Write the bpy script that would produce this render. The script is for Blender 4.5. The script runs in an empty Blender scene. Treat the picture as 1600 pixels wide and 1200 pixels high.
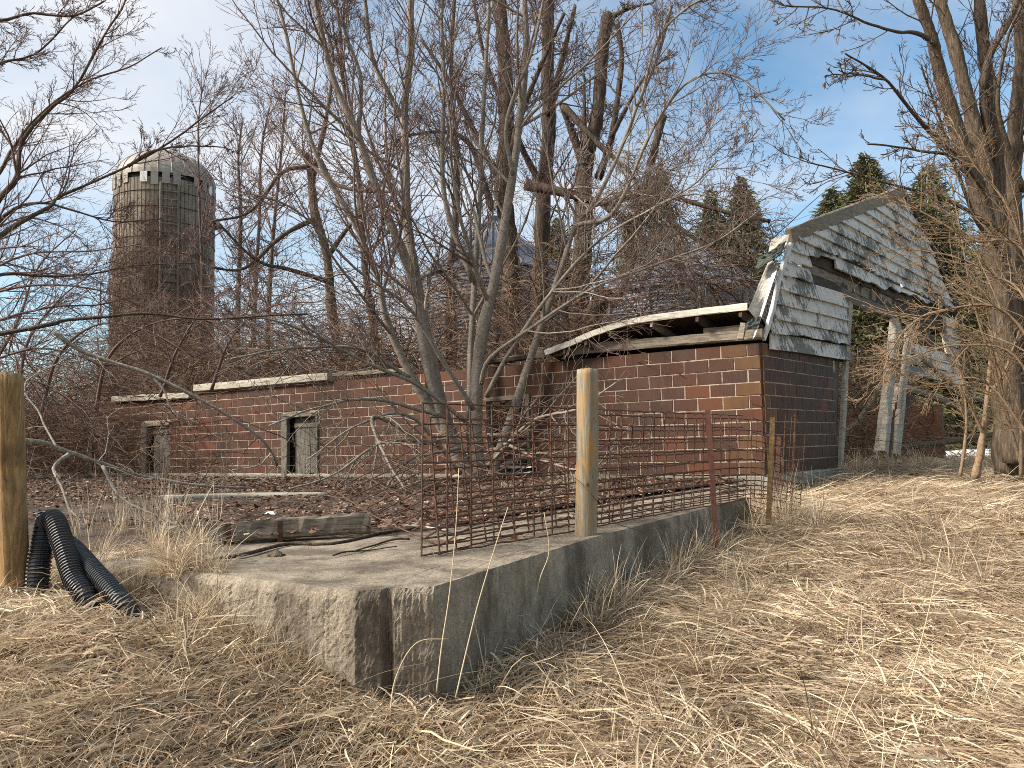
import bpy, math, random
import numpy as np
from mathutils import Matrix, Vector

# ------------------------------------------------------------------ camera, sky, sun, exposure
F, W, H = 1250.0, 1600.0, 1200.0
CAMZ = 0.645                       # slab top is z = 0
_u = np.array([-0.0229, 1.0, -0.0776]); _u /= np.linalg.norm(_u)
_f = np.array([0, 0, -1.0]); _y = _f - _f.dot(_u) * _u; _y /= np.linalg.norm(_y)
_x = np.cross(_y, _u)
C2W = np.array([_x, _y, _u])       # camera axes -> world axes
CAM = np.array([0, 0, CAMZ])
sc = bpy.context.scene
COL = sc.collection
cam = bpy.data.objects.new('camera', bpy.data.cameras.new('camera')); COL.objects.link(cam)
M4 = Matrix([[*C2W[i], CAM[i]] for i in range(3)] + [[0, 0, 0, 1]])
cam.matrix_world = M4
cam.data.sensor_width = 36; cam.data.lens = 36 * F / W
cam.data.clip_start = 0.05; cam.data.clip_end = 3000
sc.camera = cam

SUN_EL, SUN_AZ = math.radians(38), math.radians(-106)      # azimuth from +Y, clockwise
SUN_DIR = np.array([math.sin(SUN_AZ) * math.cos(SUN_EL), math.cos(SUN_AZ) * math.cos(SUN_EL), math.sin(SUN_EL)])
world = bpy.data.worlds.new('World'); sc.world = world; world.use_nodes = True
nt = world.node_tree; nt.nodes.clear()
def wn(t, **k):
    n = nt.nodes.new(t)
    for a, b in k.items(): setattr(n, a, b)
    return n
sky = wn('ShaderNodeTexSky', sky_type='NISHITA', sun_disc=False, sun_elevation=SUN_EL, sun_rotation=SUN_AZ, air_density=1.0, dust_density=.6, ozone_density=1.0)
tc = wn('ShaderNodeTexCoord')
mp = wn('ShaderNodeMapping'); mp.inputs['Scale'].default_value = (1.0, 1.0, 2.6); mp.inputs['Location'].default_value = (3.1, .4, 1.7)
nz = wn('ShaderNodeTexNoise'); nz.inputs['Scale'].default_value = 1.7; nz.inputs['Detail'].default_value = 7; nz.inputs['Roughness'].default_value = .55
nz.inputs['Distortion'].default_value = .5
dot = wn('ShaderNodeVectorMath', operation='DOT_PRODUCT'); dot.inputs[1].default_value = SUN_DIR
mr = wn('ShaderNodeMapRange'); mr.inputs[1].default_value = -.4; mr.inputs[2].default_value = .75; mr.inputs[3].default_value = -.12; mr.inputs[4].default_value = .24
ad = wn('ShaderNodeMath', operation='ADD')
cr = wn('ShaderNodeValToRGB'); cr.color_ramp.elements[0].position = .34; cr.color_ramp.elements[1].position = .80
cloud = wn('ShaderNodeMix', data_type='RGBA')
cloud.inputs[7].default_value = (5.0, 5.15, 5.4, 1)
bg = wn('ShaderNodeBackground'); bg.inputs['Strength'].default_value = 0.094
out = wn('ShaderNodeOutputWorld')
lk = nt.links.new
lk(tc.outputs['Generated'], mp.inputs[0]); lk(mp.outputs[0], nz.inputs['Vector'])
lk(tc.outputs['Generated'], dot.inputs[0]); lk(dot.outputs['Value'], mr.inputs[0])
lk(nz.outputs[0], ad.inputs[0]); lk(mr.outputs[0], ad.inputs[1]); lk(ad.outputs[0], cr.inputs[0])
lk(cr.outputs[0], cloud.inputs[0]); tint = wn('ShaderNodeMix', data_type='RGBA', blend_type='MULTIPLY'); tint.inputs[0].default_value = 1; tint.inputs[7].default_value = (.92, 1.12, 1.12, 1)
lk(sky.outputs[0], tint.inputs[6]); lk(tint.outputs[2], cloud.inputs[6]); lk(cloud.outputs[2], bg.inputs[0]); lk(bg.outputs[0], out.inputs[0])
sun = bpy.data.objects.new('sun', bpy.data.lights.new('sun', 'SUN')); COL.objects.link(sun)
sun.data.energy = 4.4; sun.data.angle = math.radians(16); sun.data.color = (1, .92, .82)
sun.rotation_euler = Vector(-SUN_DIR).to_track_quat('-Z', 'Y').to_euler()
vs = sc.view_settings; vs.view_transform = 'Standard'; vs.look = 'None'; vs.gamma = 1; vs.use_curve_mapping = False; vs.exposure = 0.95
sc.cycles.filter_width = 0.95; sc.cycles.use_denoising = False; sc.cycles.sample_clamp_indirect = 1.5; sc.cycles.sample_clamp_direct = 12; sc.cycles.max_bounces = 5; sc.cycles.diffuse_bounces = 3; sc.cycles.transmission_bounces = 3; sc.cycles.caustics_reflective = False; sc.cycles.caustics_refractive = False

# ------------------------------------------------------------------ geometry helpers
rng = np.random.default_rng(7); random.seed(7)
A = np.array
def nrm(v):
    v = np.asarray(v, float); return v / np.maximum(np.linalg.norm(v, axis=-1, keepdims=True), 1e-9)
def ray(px, py): return C2W @ A([(px - 800) / F, -(py - 600) / F, -1.0])
def at(px, py, Y): d = ray(px, py); return CAM + d * (Y / d[1])
def onz(px, py, z): d = ray(px, py); return CAM + d * ((z - CAMZ) / d[2])
def onplane(px, py, p0, n): d = ray(px, py); return CAM + d * (np.dot(p0 - CAM, n) / np.dot(d, n))
_perm = np.random.default_rng(3).random((256, 256))
def vnoise(x, y):
    x = np.asarray(x, float); y = np.asarray(y, float)
    xi = np.floor(x).astype(int); yi = np.floor(y).astype(int); fx = x - xi; fy = y - yi
    fx = fx * fx * (3 - 2 * fx); fy = fy * fy * (3 - 2 * fy); g = lambda a, b: _perm[a % 256, b % 256]
    return (g(xi, yi) * (1 - fx) + g(xi + 1, yi) * fx) * (1 - fy) + (g(xi, yi + 1) * (1 - fx) + g(xi + 1, yi + 1) * fx) * fy - .5
def spline(pts, n):
    P = np.asarray(pts, float); k = len(P)
    if k == 2: return P[0] + (P[1] - P[0]) * np.linspace(0, 1, n)[:, None]
    E = np.vstack([2 * P[0] - P[1], P, 2 * P[-1] - P[-2]])
    s = np.linspace(0, k - 1, n); i = np.minimum(s.astype(int), k - 2); u = (s - i)[:, None]
    a, b, c, d = E[i], E[i + 1], E[i + 2], E[i + 3]
    return .5 * (2 * b + (c - a) * u + (2 * a - 5 * b + 4 * c - d) * u ** 2 + (3 * b - a - 3 * c + d) * u ** 3)

def mesh(name, V, Fs, mat=None, smooth=False, attrs=None):
    """Fs: list of index arrays (each n x k), or one array."""
    me = bpy.data.meshes.new(name); V = np.asarray(V, np.float32)
    if not isinstance(Fs, list) or (Fs and np.ndim(Fs[0]) != 2): Fs = [np.asarray(Fs)]
    Fs = [np.asarray(f, np.int32) for f in Fs if len(f)]
    me.vertices.add(len(V)); me.vertices.foreach_set('co', V.ravel())
    if Fs:
        loops = np.concatenate([f.ravel() for f in Fs]); tot = np.concatenate([np.full(len(f), f.shape[1]) for f in Fs])
        st = np.concatenate([[0], np.cumsum(tot)[:-1]])
        me.loops.add(len(loops)); me.loops.foreach_set('vertex_index', loops.astype(np.int32))
        me.polygons.add(len(tot)); me.polygons.foreach_set('loop_start', st.astype(np.int32))
        me.polygons.foreach_set('use_smooth', np.full(len(tot), bool(smooth)))
    for nme, (dom, typ, val) in (attrs or {}).items():
        at_ = me.attributes.new(nme, typ, dom)
        at_.data.foreach_set('vector' if typ == 'FLOAT_VECTOR' else 'value', np.asarray(val).astype(np.int32 if typ == 'INT' else np.float32).ravel())
    me.update(calc_edges=True); me.validate()
    if mat: me.materials.append(mat)
    return me
class MB:
    """collects pieces of one mesh, in world coordinates"""
    def __init__(s): s.v = []; s.f = {}; s.n = 0
    def add(s, V, *Fs):
        V = np.asarray(V, float)
        for f in Fs:
            f = np.asarray(f)
            if len(f): s.f.setdefault(f.shape[1], []).append(f + s.n)
        s.v.append(V); s.n += len(V); return s
    def tubes(s, P, R, sides=4, cap=True):
        P = np.asarray(P, float)
        if P.ndim == 2: P = P[None]
        n, k, _ = P.shape; R = np.broadcast_to(np.asarray(R, float), (n, k))
        T = np.empty_like(P); T[:, 1:-1] = P[:, 2:] - P[:, :-2]; T[:, 0] = P[:, 1] - P[:, 0]; T[:, -1] = P[:, -1] - P[:, -2]; T = nrm(T)
        ref = np.where(np.abs(T[:, :1, 2:3]) > .8, A([1., 0, 0]), A([0, 0, 1.])); 
        mean = nrm(T.mean(1, keepdims=True)); ref = np.where(np.abs(mean[..., 2:3]) > .75, A([1., 0.1, 0]), A([0, 0, 1.]))
        U = nrm(np.cross(T, np.broadcast_to(ref, T.shape))); Wv = np.cross(T, U)
        a = np.arange(sides) / sides * 2 * math.pi
        V = P[:, :, None] + R[:, :, None, None] * (np.cos(a)[:, None] * U[:, :, None] + np.sin(a)[:, None] * Wv[:, :, None])
        b = (np.arange(n) * k * sides)[:, None, None] + (np.arange(k - 1) * sides)[None, :, None] + np.arange(sides)
        b2 = (np.arange(n) * k * sides)[:, None, None] + (np.arange(k - 1) * sides)[None, :, None] + (np.arange(sides) + 1) % sides
        q = np.stack([b, b2, b2 + sides, b + sides], -1).reshape(-1, 4)
        fs = [q]
        if cap:
            e = (np.arange(n) * k * sides)[:, None] + np.arange(sides)[None, ::-1]; fs += [e, e[:, ::-1] + (k - 1) * sides]
        return s.add(V.reshape(-1, 3), *fs)
    def box(s, o, ax, ay, az):
        o, ax, ay, az = map(A, (o, ax, ay, az)); 
        V = [o + i * ax + j * ay + k * az for k in (0, 1) for j in (0, 1) for i in (0, 1)]
        return s.add(V, [[0, 2, 3, 1], [4, 5, 7, 6], [0, 1, 5, 4], [2, 6, 7, 3], [0, 4, 6, 2], [1, 3, 7, 5]])
    def timber(s, path, w, h, up=(0, 0, 1), jit=.0, cham=.12, n=None, seed=0):
        """sawn or split timber: chamfered rectangle swept along a path; w across, h along up"""
        r = np.random.default_rng(seed + 11); P = np.asarray(path, float)
        if n: P = spline(P, n)
        T = np.gradient(P, axis=0); T = nrm(T); U = nrm(np.cross(T, A(up, float))); Wv = nrm(np.cross(U, T))
        c = cham * min(w, h); x, y = w / 2, h / 2
        sec = A([(-x + c, -y), (x - c, -y), (x, -y + c), (x, y - c), (x - c, y), (-x + c, y), (-x, y - c), (-x, -y + c)])
        k = len(P); J = np.cumsum(r.normal(0, jit, (k, 8, 2)), 0) * .5 + r.normal(0, jit, (k, 8, 2)); S = sec[None] + J
        V = P[:, None] + S[..., :1] * U[:, None] + S[..., 1:] * Wv[:, None]
        b = (np.arange(k - 1) * 8)[:, None] + np.arange(8); b2 = (np.arange(k - 1) * 8)[:, None] + (np.arange(8) + 1) % 8
        q = np.stack([b, b2, b2 + 8, b + 8], -1).reshape(-1, 4)
        return s.add(V.reshape(-1, 3), q, [list(range(7, -1, -1))], [list((k - 1) * 8 + np.arange(8))])
    def mesh(s, name, mat, smooth=False, off=(0, 0, 0)):
        return mesh(name, np.concatenate(s.v) - A(off), [np.concatenate(v) for v in s.f.values()], mat, smooth)

def tag(o, label=None, cat=None, group=None, kind=None):
    for k, v in (('label', label), ('category', cat), ('group', group), ('kind', kind)):
        if v: o[k] = v
    return o
def wloc(o):
    l = A([0., 0, 0])
    while o: l = l + A(o.location); o = o.parent
    return l
def thing(name, loc, label, cat, group=None):
    o = bpy.data.objects.new(name, None); COL.objects.link(o); o.location = tuple(loc); o.empty_display_size = .2
    return tag(o, label, cat, group)
def link(name, me, parent=None, loc=None):
    o = bpy.data.objects.new(name, me); COL.objects.link(o)
    if parent: o.parent = parent
    if loc is not None: o.location = tuple(A(loc) - (wloc(parent) if parent else 0))
    return o
def part(name, mb, mat, parent, smooth=False):
    return link(name, mb.mesh(name, mat, smooth, wloc(parent)), parent)
def solo(name, mb, mat, label=None, cat=None, group=None, kind=None, smooth=False, base=None):
    V = np.concatenate(mb.v); 
    if base is None: base = A([V[:, 0].mean(), V[:, 1].mean(), V[:, 2].min()]) if kind is None else A([0, 0, 0])
    o = link(name, mb.mesh(name, mat, smooth, base)); o.location = tuple(base)
    return tag(o, label, cat, group, kind)

# ------------------------------------------------------------------ materials
class NT:
    def __init__(s, name):
        s.m = bpy.data.materials.new(name); s.m.use_nodes = True; s.t = s.m.node_tree
        s.b = s.t.nodes['Principled BSDF']; s.b.inputs['Specular IOR Level'].default_value = .25
        s.pos = s.n('ShaderNodeNewGeometry').outputs['Position']
    def n(s, t, **k):
        n = s.t.nodes.new(t)
        for a, b in k.items(): setattr(n, a, b)
        return n
    def put(s, sock, v):
        if hasattr(v, 'links'): s.t.links.new(v, sock)
        elif v is not None: sock.default_value = (*v, 1) if isinstance(v, (tuple, list)) and len(v) == 3 and sock.type == 'RGBA' else v
    def map(s, scale, vec=None):
        n = s.n('ShaderNodeMapping'); s.put(n.inputs[0], vec or s.pos); n.inputs['Scale'].default_value = scale if isinstance(scale, tuple) else (scale,) * 3
        return n.outputs[0]
    def noise(s, scale, det=4, rough=.6, dist=0., vec=None):
        v = s.map(scale, vec); n = s.n('ShaderNodeTexNoise'); s.put(n.inputs['Vector'], v); n.inputs['Scale'].default_value = 1
        n.inputs['Detail'].default_value = det; n.inputs['Roughness'].default_value = rough; n.inputs['Distortion'].default_value = dist
        return n.outputs[0]
    def voro(s, scale, feat='F1', vec=None, o='Distance'):
        v = s.map(scale, vec); n = s.n('ShaderNodeTexVoronoi', feature=feat); s.put(n.inputs['Vector'], v); n.inputs['Scale'].default_value = 1
        return n.outputs[o]
    def ramp(s, fac, *stops):
        n = s.n('ShaderNodeValToRGB'); e = n.color_ramp.elements
        while len(e) < len(stops): e.new(.5)
        for el, (p, c) in zip(e, stops): el.position = p; el.color = (*c, 1) if isinstance(c, (tuple, list)) else (c, c, c, 1)
        s.put(n.inputs[0], fac); return n.outputs[0]
    def mix(s, fac, a, b, mode='MIX'):
        n = s.n('ShaderNodeMix', data_type='RGBA', blend_type=mode); s.put(n.inputs[0], fac); s.put(n.inputs[6], a); s.put(n.inputs[7], b); return n.outputs[2]
    def math(s, op, a, b=0.5):
        n = s.n('ShaderNodeMath', operation=op); s.put(n.inputs[0], a); s.put(n.inputs[1], b); return n.outputs[0]
    def orand(s): return s.n('ShaderNodeObjectInfo').outputs['Random']
    def island(s): return s.n('ShaderNodeNewGeometry').outputs['Random Per Island']
    def attr(s, name, typ='GEOMETRY'): return s.n('ShaderNodeAttribute', attribute_name=name, attribute_type=typ).outputs['Fac']
    def fin(s, col, rough=.85, bump=None, bs=.5, bd=.01, spec=None, metal=None):
        s.put(s.b.inputs['Base Color'], col); s.put(s.b.inputs['Roughness'], rough)
        if spec is not None: s.b.inputs['Specular IOR Level'].default_value = spec
        if metal is not None: s.put(s.b.inputs['Metallic'], metal)
        if bump is not None:
            n = s.n('ShaderNodeBump'); n.inputs['Strength'].default_value = bs; n.inputs['Distance'].default_value = bd
            s.put(n.inputs['Height'], bump); s.t.links.new(n.outputs[0], s.b.inputs['Normal'])
        return s.m
def m_tile(name, rnd, ochre=False):
    n = NT(name); r = rnd(n)
    if ochre: c = n.ramp(r, (0, (.13, .075, .036)), (.35, (.18, .10, .042)), (.7, (.23, .135, .055)), (1, (.12, .07, .04)))
    else: c = n.ramp(r, (0, (.060, .031, .023)), (.16, (.105, .043, .028)), (.34, (.058, .038, .032)), (.5, (.120, .050, .030)), (.66, (.078, .039, .028)), (.8, (.085, .050, .036)), (.91, (.105, .045, .028)), (.97, (.18, .066, .032)), (1, (.13, .07, .036)))
    c = n.mix(1., c, (.72, .60, .52), 'MULTIPLY')
    c = n.mix(n.ramp(n.noise((1.5, 1.5, .45), 5, .65), (.50, 0.), (.68, .6)), c, (.040, .026, .020))
    c = n.mix(n.ramp(n.noise((2.6, 2.6, .9), 5, .7), (.62, 0.), (.74, .28)), c, (.20, .15, .11))
    st = n.noise((55, 55, 2.2), 3, .6); big = n.noise(3.5, 3)
    c = n.mix(n.ramp(st, (.35, 0.), (.7, .75)), c, n.mix(.5, c, (.12, .07, .042)))
    c = n.mix(n.ramp(big, (.45, 0.), (.75, .45)), c, (.095, .055, .037))
    c = n.mix(n.ramp(n.noise(26, 4), (.62, 0.), (.75, .35)), c, (.035, .028, .026))
    return n.fin(c, n.ramp(st, (.3, .55), (.7, .8)), n.math('ADD', st, n.noise(60, 3)), .35, .004, spec=.22)
TILE = m_tile('glazed_tile', lambda n: n.orand()); TILE_I = m_tile('glazed_tile_far', lambda n: n.island()); TILE_O = m_tile('ochre_tile', lambda n: n.orand(), True)
n = NT('mortar'); MORTAR = n.fin(n.mix(n.ramp(n.noise(5, 5, .7), (.54, 0.), (.64, .8)), n.ramp(n.noise(14, 5), (.3, (.27, .21, .155)), (.7, (.50, .41, .32))), (.10, .075, .055)), .95, n.noise(90, 4), .6, .006)
def m_concrete(name, lo, hi, stain, ag=.5):
    n = NT(name); big = n.noise(1.6, 6, .65); fine = n.noise(45, 5, .7); v = n.voro(70); v2 = n.voro(28)
    c = n.ramp(n.math('ADD', n.math('MULTIPLY', big, .55), n.math('MULTIPLY', n.noise(75, 5, .75), .45)), (.36, lo), (.64, hi))
    c = n.mix(n.ramp(v, (.12, ag), (.36, 0.)), c, n.mix(n.ramp(n.voro(70, o='Color'), (.3, 0.), (.7, 1.)), (.50, .45, .37), (.10, .085, .07)))
    c = n.mix(n.ramp(v2, (.10, ag * .6), (.26, 0.)), c, n.mix(n.ramp(n.voro(28, o='Color'), (.3, 0.), (.7, 1.)), (.46, .40, .32), (.12, .10, .08)))
    c = n.mix(n.ramp(n.noise((2.2, 2.2, .9), 6, .75), (.44, 0.), (.60, .9)), c, stain)
    c = n.mix(n.ramp(n.noise(3.1, 4), (.63, 0.), (.72, .35)), c, (.20, .19, .10))
    h = n.math('ADD', n.math('MULTIPLY', n.ramp(v, (.05, 1.), (.4, 0.)), .35), n.math('ADD', n.math('MULTIPLY', n.noise(130, 4, .7), .8), n.math('MULTIPLY', n.ramp(n.noise(22, 5, .7), (.35, 0.), (.6, 1.)), .9)))
    return n.fin(c, .95, h, .7, .007)
CONC = m_concrete('slab_concrete', (.15, .12, .085), (.38, .32, .24), (.095, .075, .054), .85)
CONCF = m_concrete('foundation_concrete', (.22, .205, .165), (.38, .36, .30), (.15, .14, .11), .2)
SILO = m_concrete('stave_concrete', (.20, .17, .135), (.32, .275, .215), (.14, .115, .09), .1)
def m_wood(name, cols, axis=(3, 3, 40), dark=.5, lichen=None, ls=9, lt=.55):
    n = NT(name); g = n.noise(axis, 5, .65, .3); c = n.ramp(g, *[(.3 + .4 * i / (len(cols) - 1), x) for i, x in enumerate(cols)])
    c = n.mix(n.ramp(n.noise(4, 4), (.5, 0.), (.75, dark)), c, tuple(x * .35 for x in cols[0]))
    c = n.mix(n.ramp(n.noise(tuple(x * 1.7 for x in axis), 4, .7, .2), (.57, 0.), (.66, .75)), c, tuple(x * .4 for x in cols[0]))
    if lichen: c = n.mix(n.ramp(n.noise(ls, 5, .7), (lt, 0.), (lt + .1, .8)), c, lichen)
    return n.fin(c, .9, g, .7, .006)
WOODH = m_wood('grey_plank_wood', [(.12, .10, .075), (.24, .20, .15), (.34, .29, .22)], (3, 3, 55))
WOODV = m_wood('grey_board_wood', [(.07, .063, .05), (.145, .13, .105), (.23, .21, .17)], (55, 55, 2.5))
WOODP = m_wood('pale_plank_wood', [(.22, .195, .15), (.36, .325, .26), (.47, .43, .35)], (3, 3, 45), .35)
WOODD = m_wood('dark_rafter_wood', [(.035, .028, .02), (.07, .052, .038), (.11, .085, .06)], (20, 20, 20))
WOODB = m_wood('mossy_beam_wood', [(.11, .09, .066), (.20, .165, .125), (.31, .265, .205)], (6, 6, 60), .6, (.075, .08, .03), 7, .62)
POSTL = m_wood('orange_post_wood', [(.16, .10, .048), (.28, .175, .078), (.40, .26, .125)], (45, 45, 2), .6)
POSTC = m_wood('lichen_post_wood', [(.16, .14, .10), (.26, .225, .16), (.33, .28, .19)], (70, 70, 3), .3, (.36, .20, .07), (22, 22, 3.5), .50)
def m_paint():
    n = NT('peeling_white_paint'); g = n.noise((17, 17, 5.), 6, .68); wood = n.ramp(n.noise((4, 4, 70), 4), (.3, (.10, .092, .08)), (.7, (.24, .225, .195)))
    big = n.noise((.9, .9, 1.6), 4, .6); g2 = n.noise((9, 9, 3.5), 5, .65); mask = n.math('ADD', n.math('ADD', n.math('MULTIPLY', g, .62), n.math('MULTIPLY', g2, .28)), n.math('MULTIPLY', big, .80))
    m = n.ramp(mask, (.85, 1.), (.89, 0.)); p = n.ramp(n.noise(6, 4), (.3, (.50, .475, .43)), (.7, (.70, .67, .61)))
    p = n.mix(n.ramp(n.noise((40, 40, 3), 4), (.5, 0.), (.75, .6)), p, (.33, .30, .245))
    c = n.mix(m, wood, p); return n.fin(c, .75, n.math('ADD', m, n.noise((4, 4, 70), 4)), .5, .006)
PAINT = m_paint()
def m_bark(name, cols, sc_=(60, 60, 9), bs=.9, lichen=None, bd=.02):
    n = NT(name); g = n.noise(sc_, 5, .65, .4); c = n.ramp(g, *[(.3 + .4 * i / (len(cols) - 1), x) for i, x in enumerate(cols)])
    if lichen: c = n.mix(n.ramp(n.noise(14, 5, .75), (.5, 0.), (.64, .75)), c, lichen)
    return n.fin(c, .92, g, bs, bd)
BARK_S = m_bark('smooth_grey_bark', [(.13, .105, .08), (.225, .19, .15), (.31, .27, .22)], (22, 22, 30), .4, (.33, .31, .26))
BARK_D = m_bark('furrowed_dark_bark', [(.028, .02, .015), (.08, .058, .042), (.15, .115, .085)], (26, 26, 3.5), 1., None, .05)
BARK_R = m_bark('furrowed_brown_bark', [(.05, .035, .023), (.12, .088, .06), (.20, .155, .11)], (26, 26, 3.5), 1., None, .05)
BARK_L = m_bark('lichen_grey_bark', [(.12, .10, .075), (.23, .195, .155), (.34, .30, .245)], (40, 40, 40), .6, (.42, .39, .32))
TWIG_R = m_bark('reddish_twig_bark', [(.095, .058, .048), (.155, .10, .083), (.22, .155, .13)], (30, 30, 30), .2)
TWIG_D = m_bark('dark_twig_bark', [(.06, .043, .034), (.11, .082, .064), (.165, .13, .10)], (30, 30, 30), .2)
TWIG_G = m_bark('grey_twig_bark', [(.115, .092, .07), (.20, .165, .13), (.29, .245, .20)], (30, 30, 30), .2)
TWIG_T = m_bark('tan_twig_bark', [(.13, .085, .05), (.22, .15, .09), (.30, .215, .14)], (30, 30, 30), .2)
BRUSH = m_bark('brush_bark', [(.075, .046, .032), (.155, .10, .068), (.25, .175, .125)], (4, 4, 4), .2)
def m_rust(name, cols):
    n = NT(name); c = n.ramp(n.noise(30, 5, .7), *[(.3 + .4 * i / (len(cols) - 1), x) for i, x in enumerate(cols)]); return n.fin(c, .85, n.noise(160, 3), .5, .002)
RUST = m_rust('rusty_wire', [(.045, .023, .016), (.085, .042, .028), (.13, .065, .04)])
RUSTR = m_rust('rust_red_steel', [(.05, .021, .015), (.085, .034, .023), (.12, .05, .034)])
RUSTY = m_rust('rust_yellow_steel', [(.06, .035, .018), (.10, .06, .025), (.20, .15, .035)])
n = NT('black_plastic'); PLAST = n.fin(n.ramp(n.noise(12, 4), (.35, (.008, .0085, .0095)), (.75, (.02, .0205, .022))), n.ramp(n.noise(30, 3), (.3, .33), (.7, .55)), spec=.5)
n = NT('white_dots'); DOTS = n.fin((.55, .55, .5), .7)
n = NT('galvanised_steel'); GALV = n.fin(n.ramp(n.noise((2, 2, .7), 5), (.3, (.12, .135, .155)), (.7, (.22, .245, .275))), .5, metal=.3)
n = NT('roof_steel'); GALVR = n.fin(n.ramp(n.noise(1.5, 5), (.3, (.11, .125, .145)), (.7, (.19, .21, .24))), .6, metal=.1)
n = NT('dome_metal'); DOME = n.fin(n.ramp(n.noise(1.2, 5), (.3, (.22, .195, .16)), (.7, (.34, .31, .265))), .6, metal=.1)
n = NT('white_metal'); WHITE = n.fin(n.ramp(n.noise(5, 4), (.3, (.55, .55, .52)), (.7, (.75, .75, .73))), .6)
n = NT('cream_roof_edge'); CREAM = n.fin(n.ramp(n.noise((6, 6, 30), 5), (.3, (.36, .32, .25)), (.6, (.60, .56, .47)), (.75, (.66, .63, .55))), .8)
n = NT('dark_gap'); GAP = n.fin((.02, .018, .016), .9)
n = NT('green_shingle'); SHING = n.fin(n.ramp(n.noise(30, 4), (.3, (.045, .055, .045)), (.7, (.12, .13, .11))), .95, n.noise(80, 3), .7, .01)
n = NT('snow'); SNOW = n.fin(n.ramp(n.noise(.7, 4), (.4, (.55, .52, .42)), (.6, (.80, .81, .82))), .8)
n = NT('soil'); s1 = n.noise(1.3, 6, .7); s2 = n.noise(40, 4, .7)
SOIL = n.fin(n.mix(.5, n.ramp(s1, (.3, (.07, .048, .028)), (.7, (.20, .145, .085))), n.ramp(s2, (.3, (.05, .035, .022)), (.7, (.24, .175, .10)))), .95, s2, 1., .03)
n = NT('yard_soil'); YARD = n.fin(n.ramp(n.math('ADD', n.math('MULTIPLY', n.noise(.9, 5), .7), n.math('MULTIPLY', n.noise(30, 4), .3)), (.35, (.028, .021, .015)), (.5, (.062, .044, .031)), (.68, (.13, .098, .07))), .95, n.noise(50, 4), .8, .015)
def m_blade(name, stops, tl=.25):
    n = NT(name); c = n.ramp(n.attr('c'), *stops)
    c = n.mix(n.ramp(n.attr('tone', 'INSTANCER'), (.12, .9), (.55, 0.)), c, n.mix(.5, c, (.17, .11, .065)))
    h = n.n('ShaderNodeHueSaturation'); n.put(h.inputs['Value'], n.ramp(n.orand(), (0, .78), (1, 1.18))); n.put(h.inputs['Color'], c); c = h.outputs[0]
    tr = n.n('ShaderNodeBsdfTranslucent'); n.put(tr.inputs[0], c); mx = n.n('ShaderNodeMixShader'); mx.inputs[0].default_value = tl
    n.fin(c, .75); o = n.t.nodes['Material Output']; n.t.links.new(n.b.outputs[0], mx.inputs[1]); n.t.links.new(tr.outputs[0], mx.inputs[2]); n.t.links.new(mx.outputs[0], o.inputs[0])
    return n.m
GRASS = m_blade('dry_grass', [(0, (.14, .088, .055)), (.25, (.36, .26, .17)), (.55, (.62, .49, .32)), (1, (.84, .72, .53))])
LEAF = m_blade('dead_leaf', [(0, (.055, .033, .023)), (.4, (.15, .086, .058)), (.75, (.28, .17, .12)), (1, (.44, .31, .23))], .15)
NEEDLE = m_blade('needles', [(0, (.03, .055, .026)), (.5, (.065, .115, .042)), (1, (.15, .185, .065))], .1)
STALK = NT('pale_stalk').fin((.52, .42, .27), .8)
HUSK = NT('pale_husk').fin((.58, .47, .30), .8)

# ------------------------------------------------------------------ layout of the barn and the slab
def hdir(px, py): d = ray(px, py); d[2] = 0; return nrm(d)
dL = hdir(-1037, 739)              # along the long wall, away to the left
dG = hdir(1890, 672)               # along the gable, away to the right
nL = nrm(A([-dL[1], dL[0], 0])); nL *= np.sign(-nL[1])     # long wall's outward normal (towards the camera)
nG = nrm(A([dG[1], -dG[0], 0]))                            # gable's outward normal
UPV = A([0, 0, 1.])
Cn = at(1198, 742, 12.06); ZB = Cn[2]; Cn = A([Cn[0], Cn[1], 0.])  # the corner where they meet
CH, TL = .2, .41
ZT = ZB + 10 * CH
def lw(px, py): p = onplane(px, py, Cn, nL); return np.dot(p - Cn, dL), p[2]     # long wall coordinates
def gw(px, py): p = onplane(px, py, Cn, nG); return np.dot(p - Cn, dG), p[2]
LW = lambda t, z, o=0.: Cn + dL * t + UPV * z + nL * o
GW = lambda t, z, o=0.: Cn + dG * t + UPV * z + nG * o
K1, K0, KN, K2 = onz(676, 918, 0), onz(605, 918, 0), onz(590, 914, 0), onz(554, 925, 0)
E1 = onz(1170, 777, 0); KP = onz(917, 843, 0)
LEN = 23.0

# ground heights from points seen in the photograph
ctl = [(0, 0, -.86), (-3, 0, -.72), (4, 0, -.92), (-.25, 3.3, -.70), (.6, 5.2, -.56), (2.3, 7.7, -.44), (3.6, 10.2, -.36), (4.3, 12.2, -.22), (5.6, 14, -.08),
       (11, 16, -.12), (9, 10, -.34), (6, 6, -.58), (4, 3, -.78), (16, 12, -.3), (-2.9, 4.3, -.20), (-1.7, 3.9, -.28), (-1., 3.6, -.52), (-2, 2.2, -.50), (-4.5, 3.8, -.22), (-6, 2, -.4), (8, 2, -.9),
       (-8, 7, -.2), (0, -4, -1.0), (14, 20, -.2), (-12, 10, -.2), (-10, 20, -.1), (0, 24, -.1), (9, 22, -.1)]
ctl = A(ctl); _d = np.linalg.norm(ctl[:, None, :2] - ctl[None, :, :2], axis=-1)
_k = lambda r: np.where(r > 1e-9, r ** 2 * np.log(np.maximum(r, 1e-9)), 0.)
_n = len(ctl); _Am = np.zeros((_n + 3, _n + 3)); _Am[:_n, :_n] = _k(_d) + .5 * np.eye(_n); _Am[:_n, _n] = 1; _Am[:_n, _n + 1:] = ctl[:, :2]; _Am[_n:, :_n] = _Am[:_n, _n:].T
_w = np.linalg.solve(_Am, np.concatenate([ctl[:, 2], [0, 0, 0]]))
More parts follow.
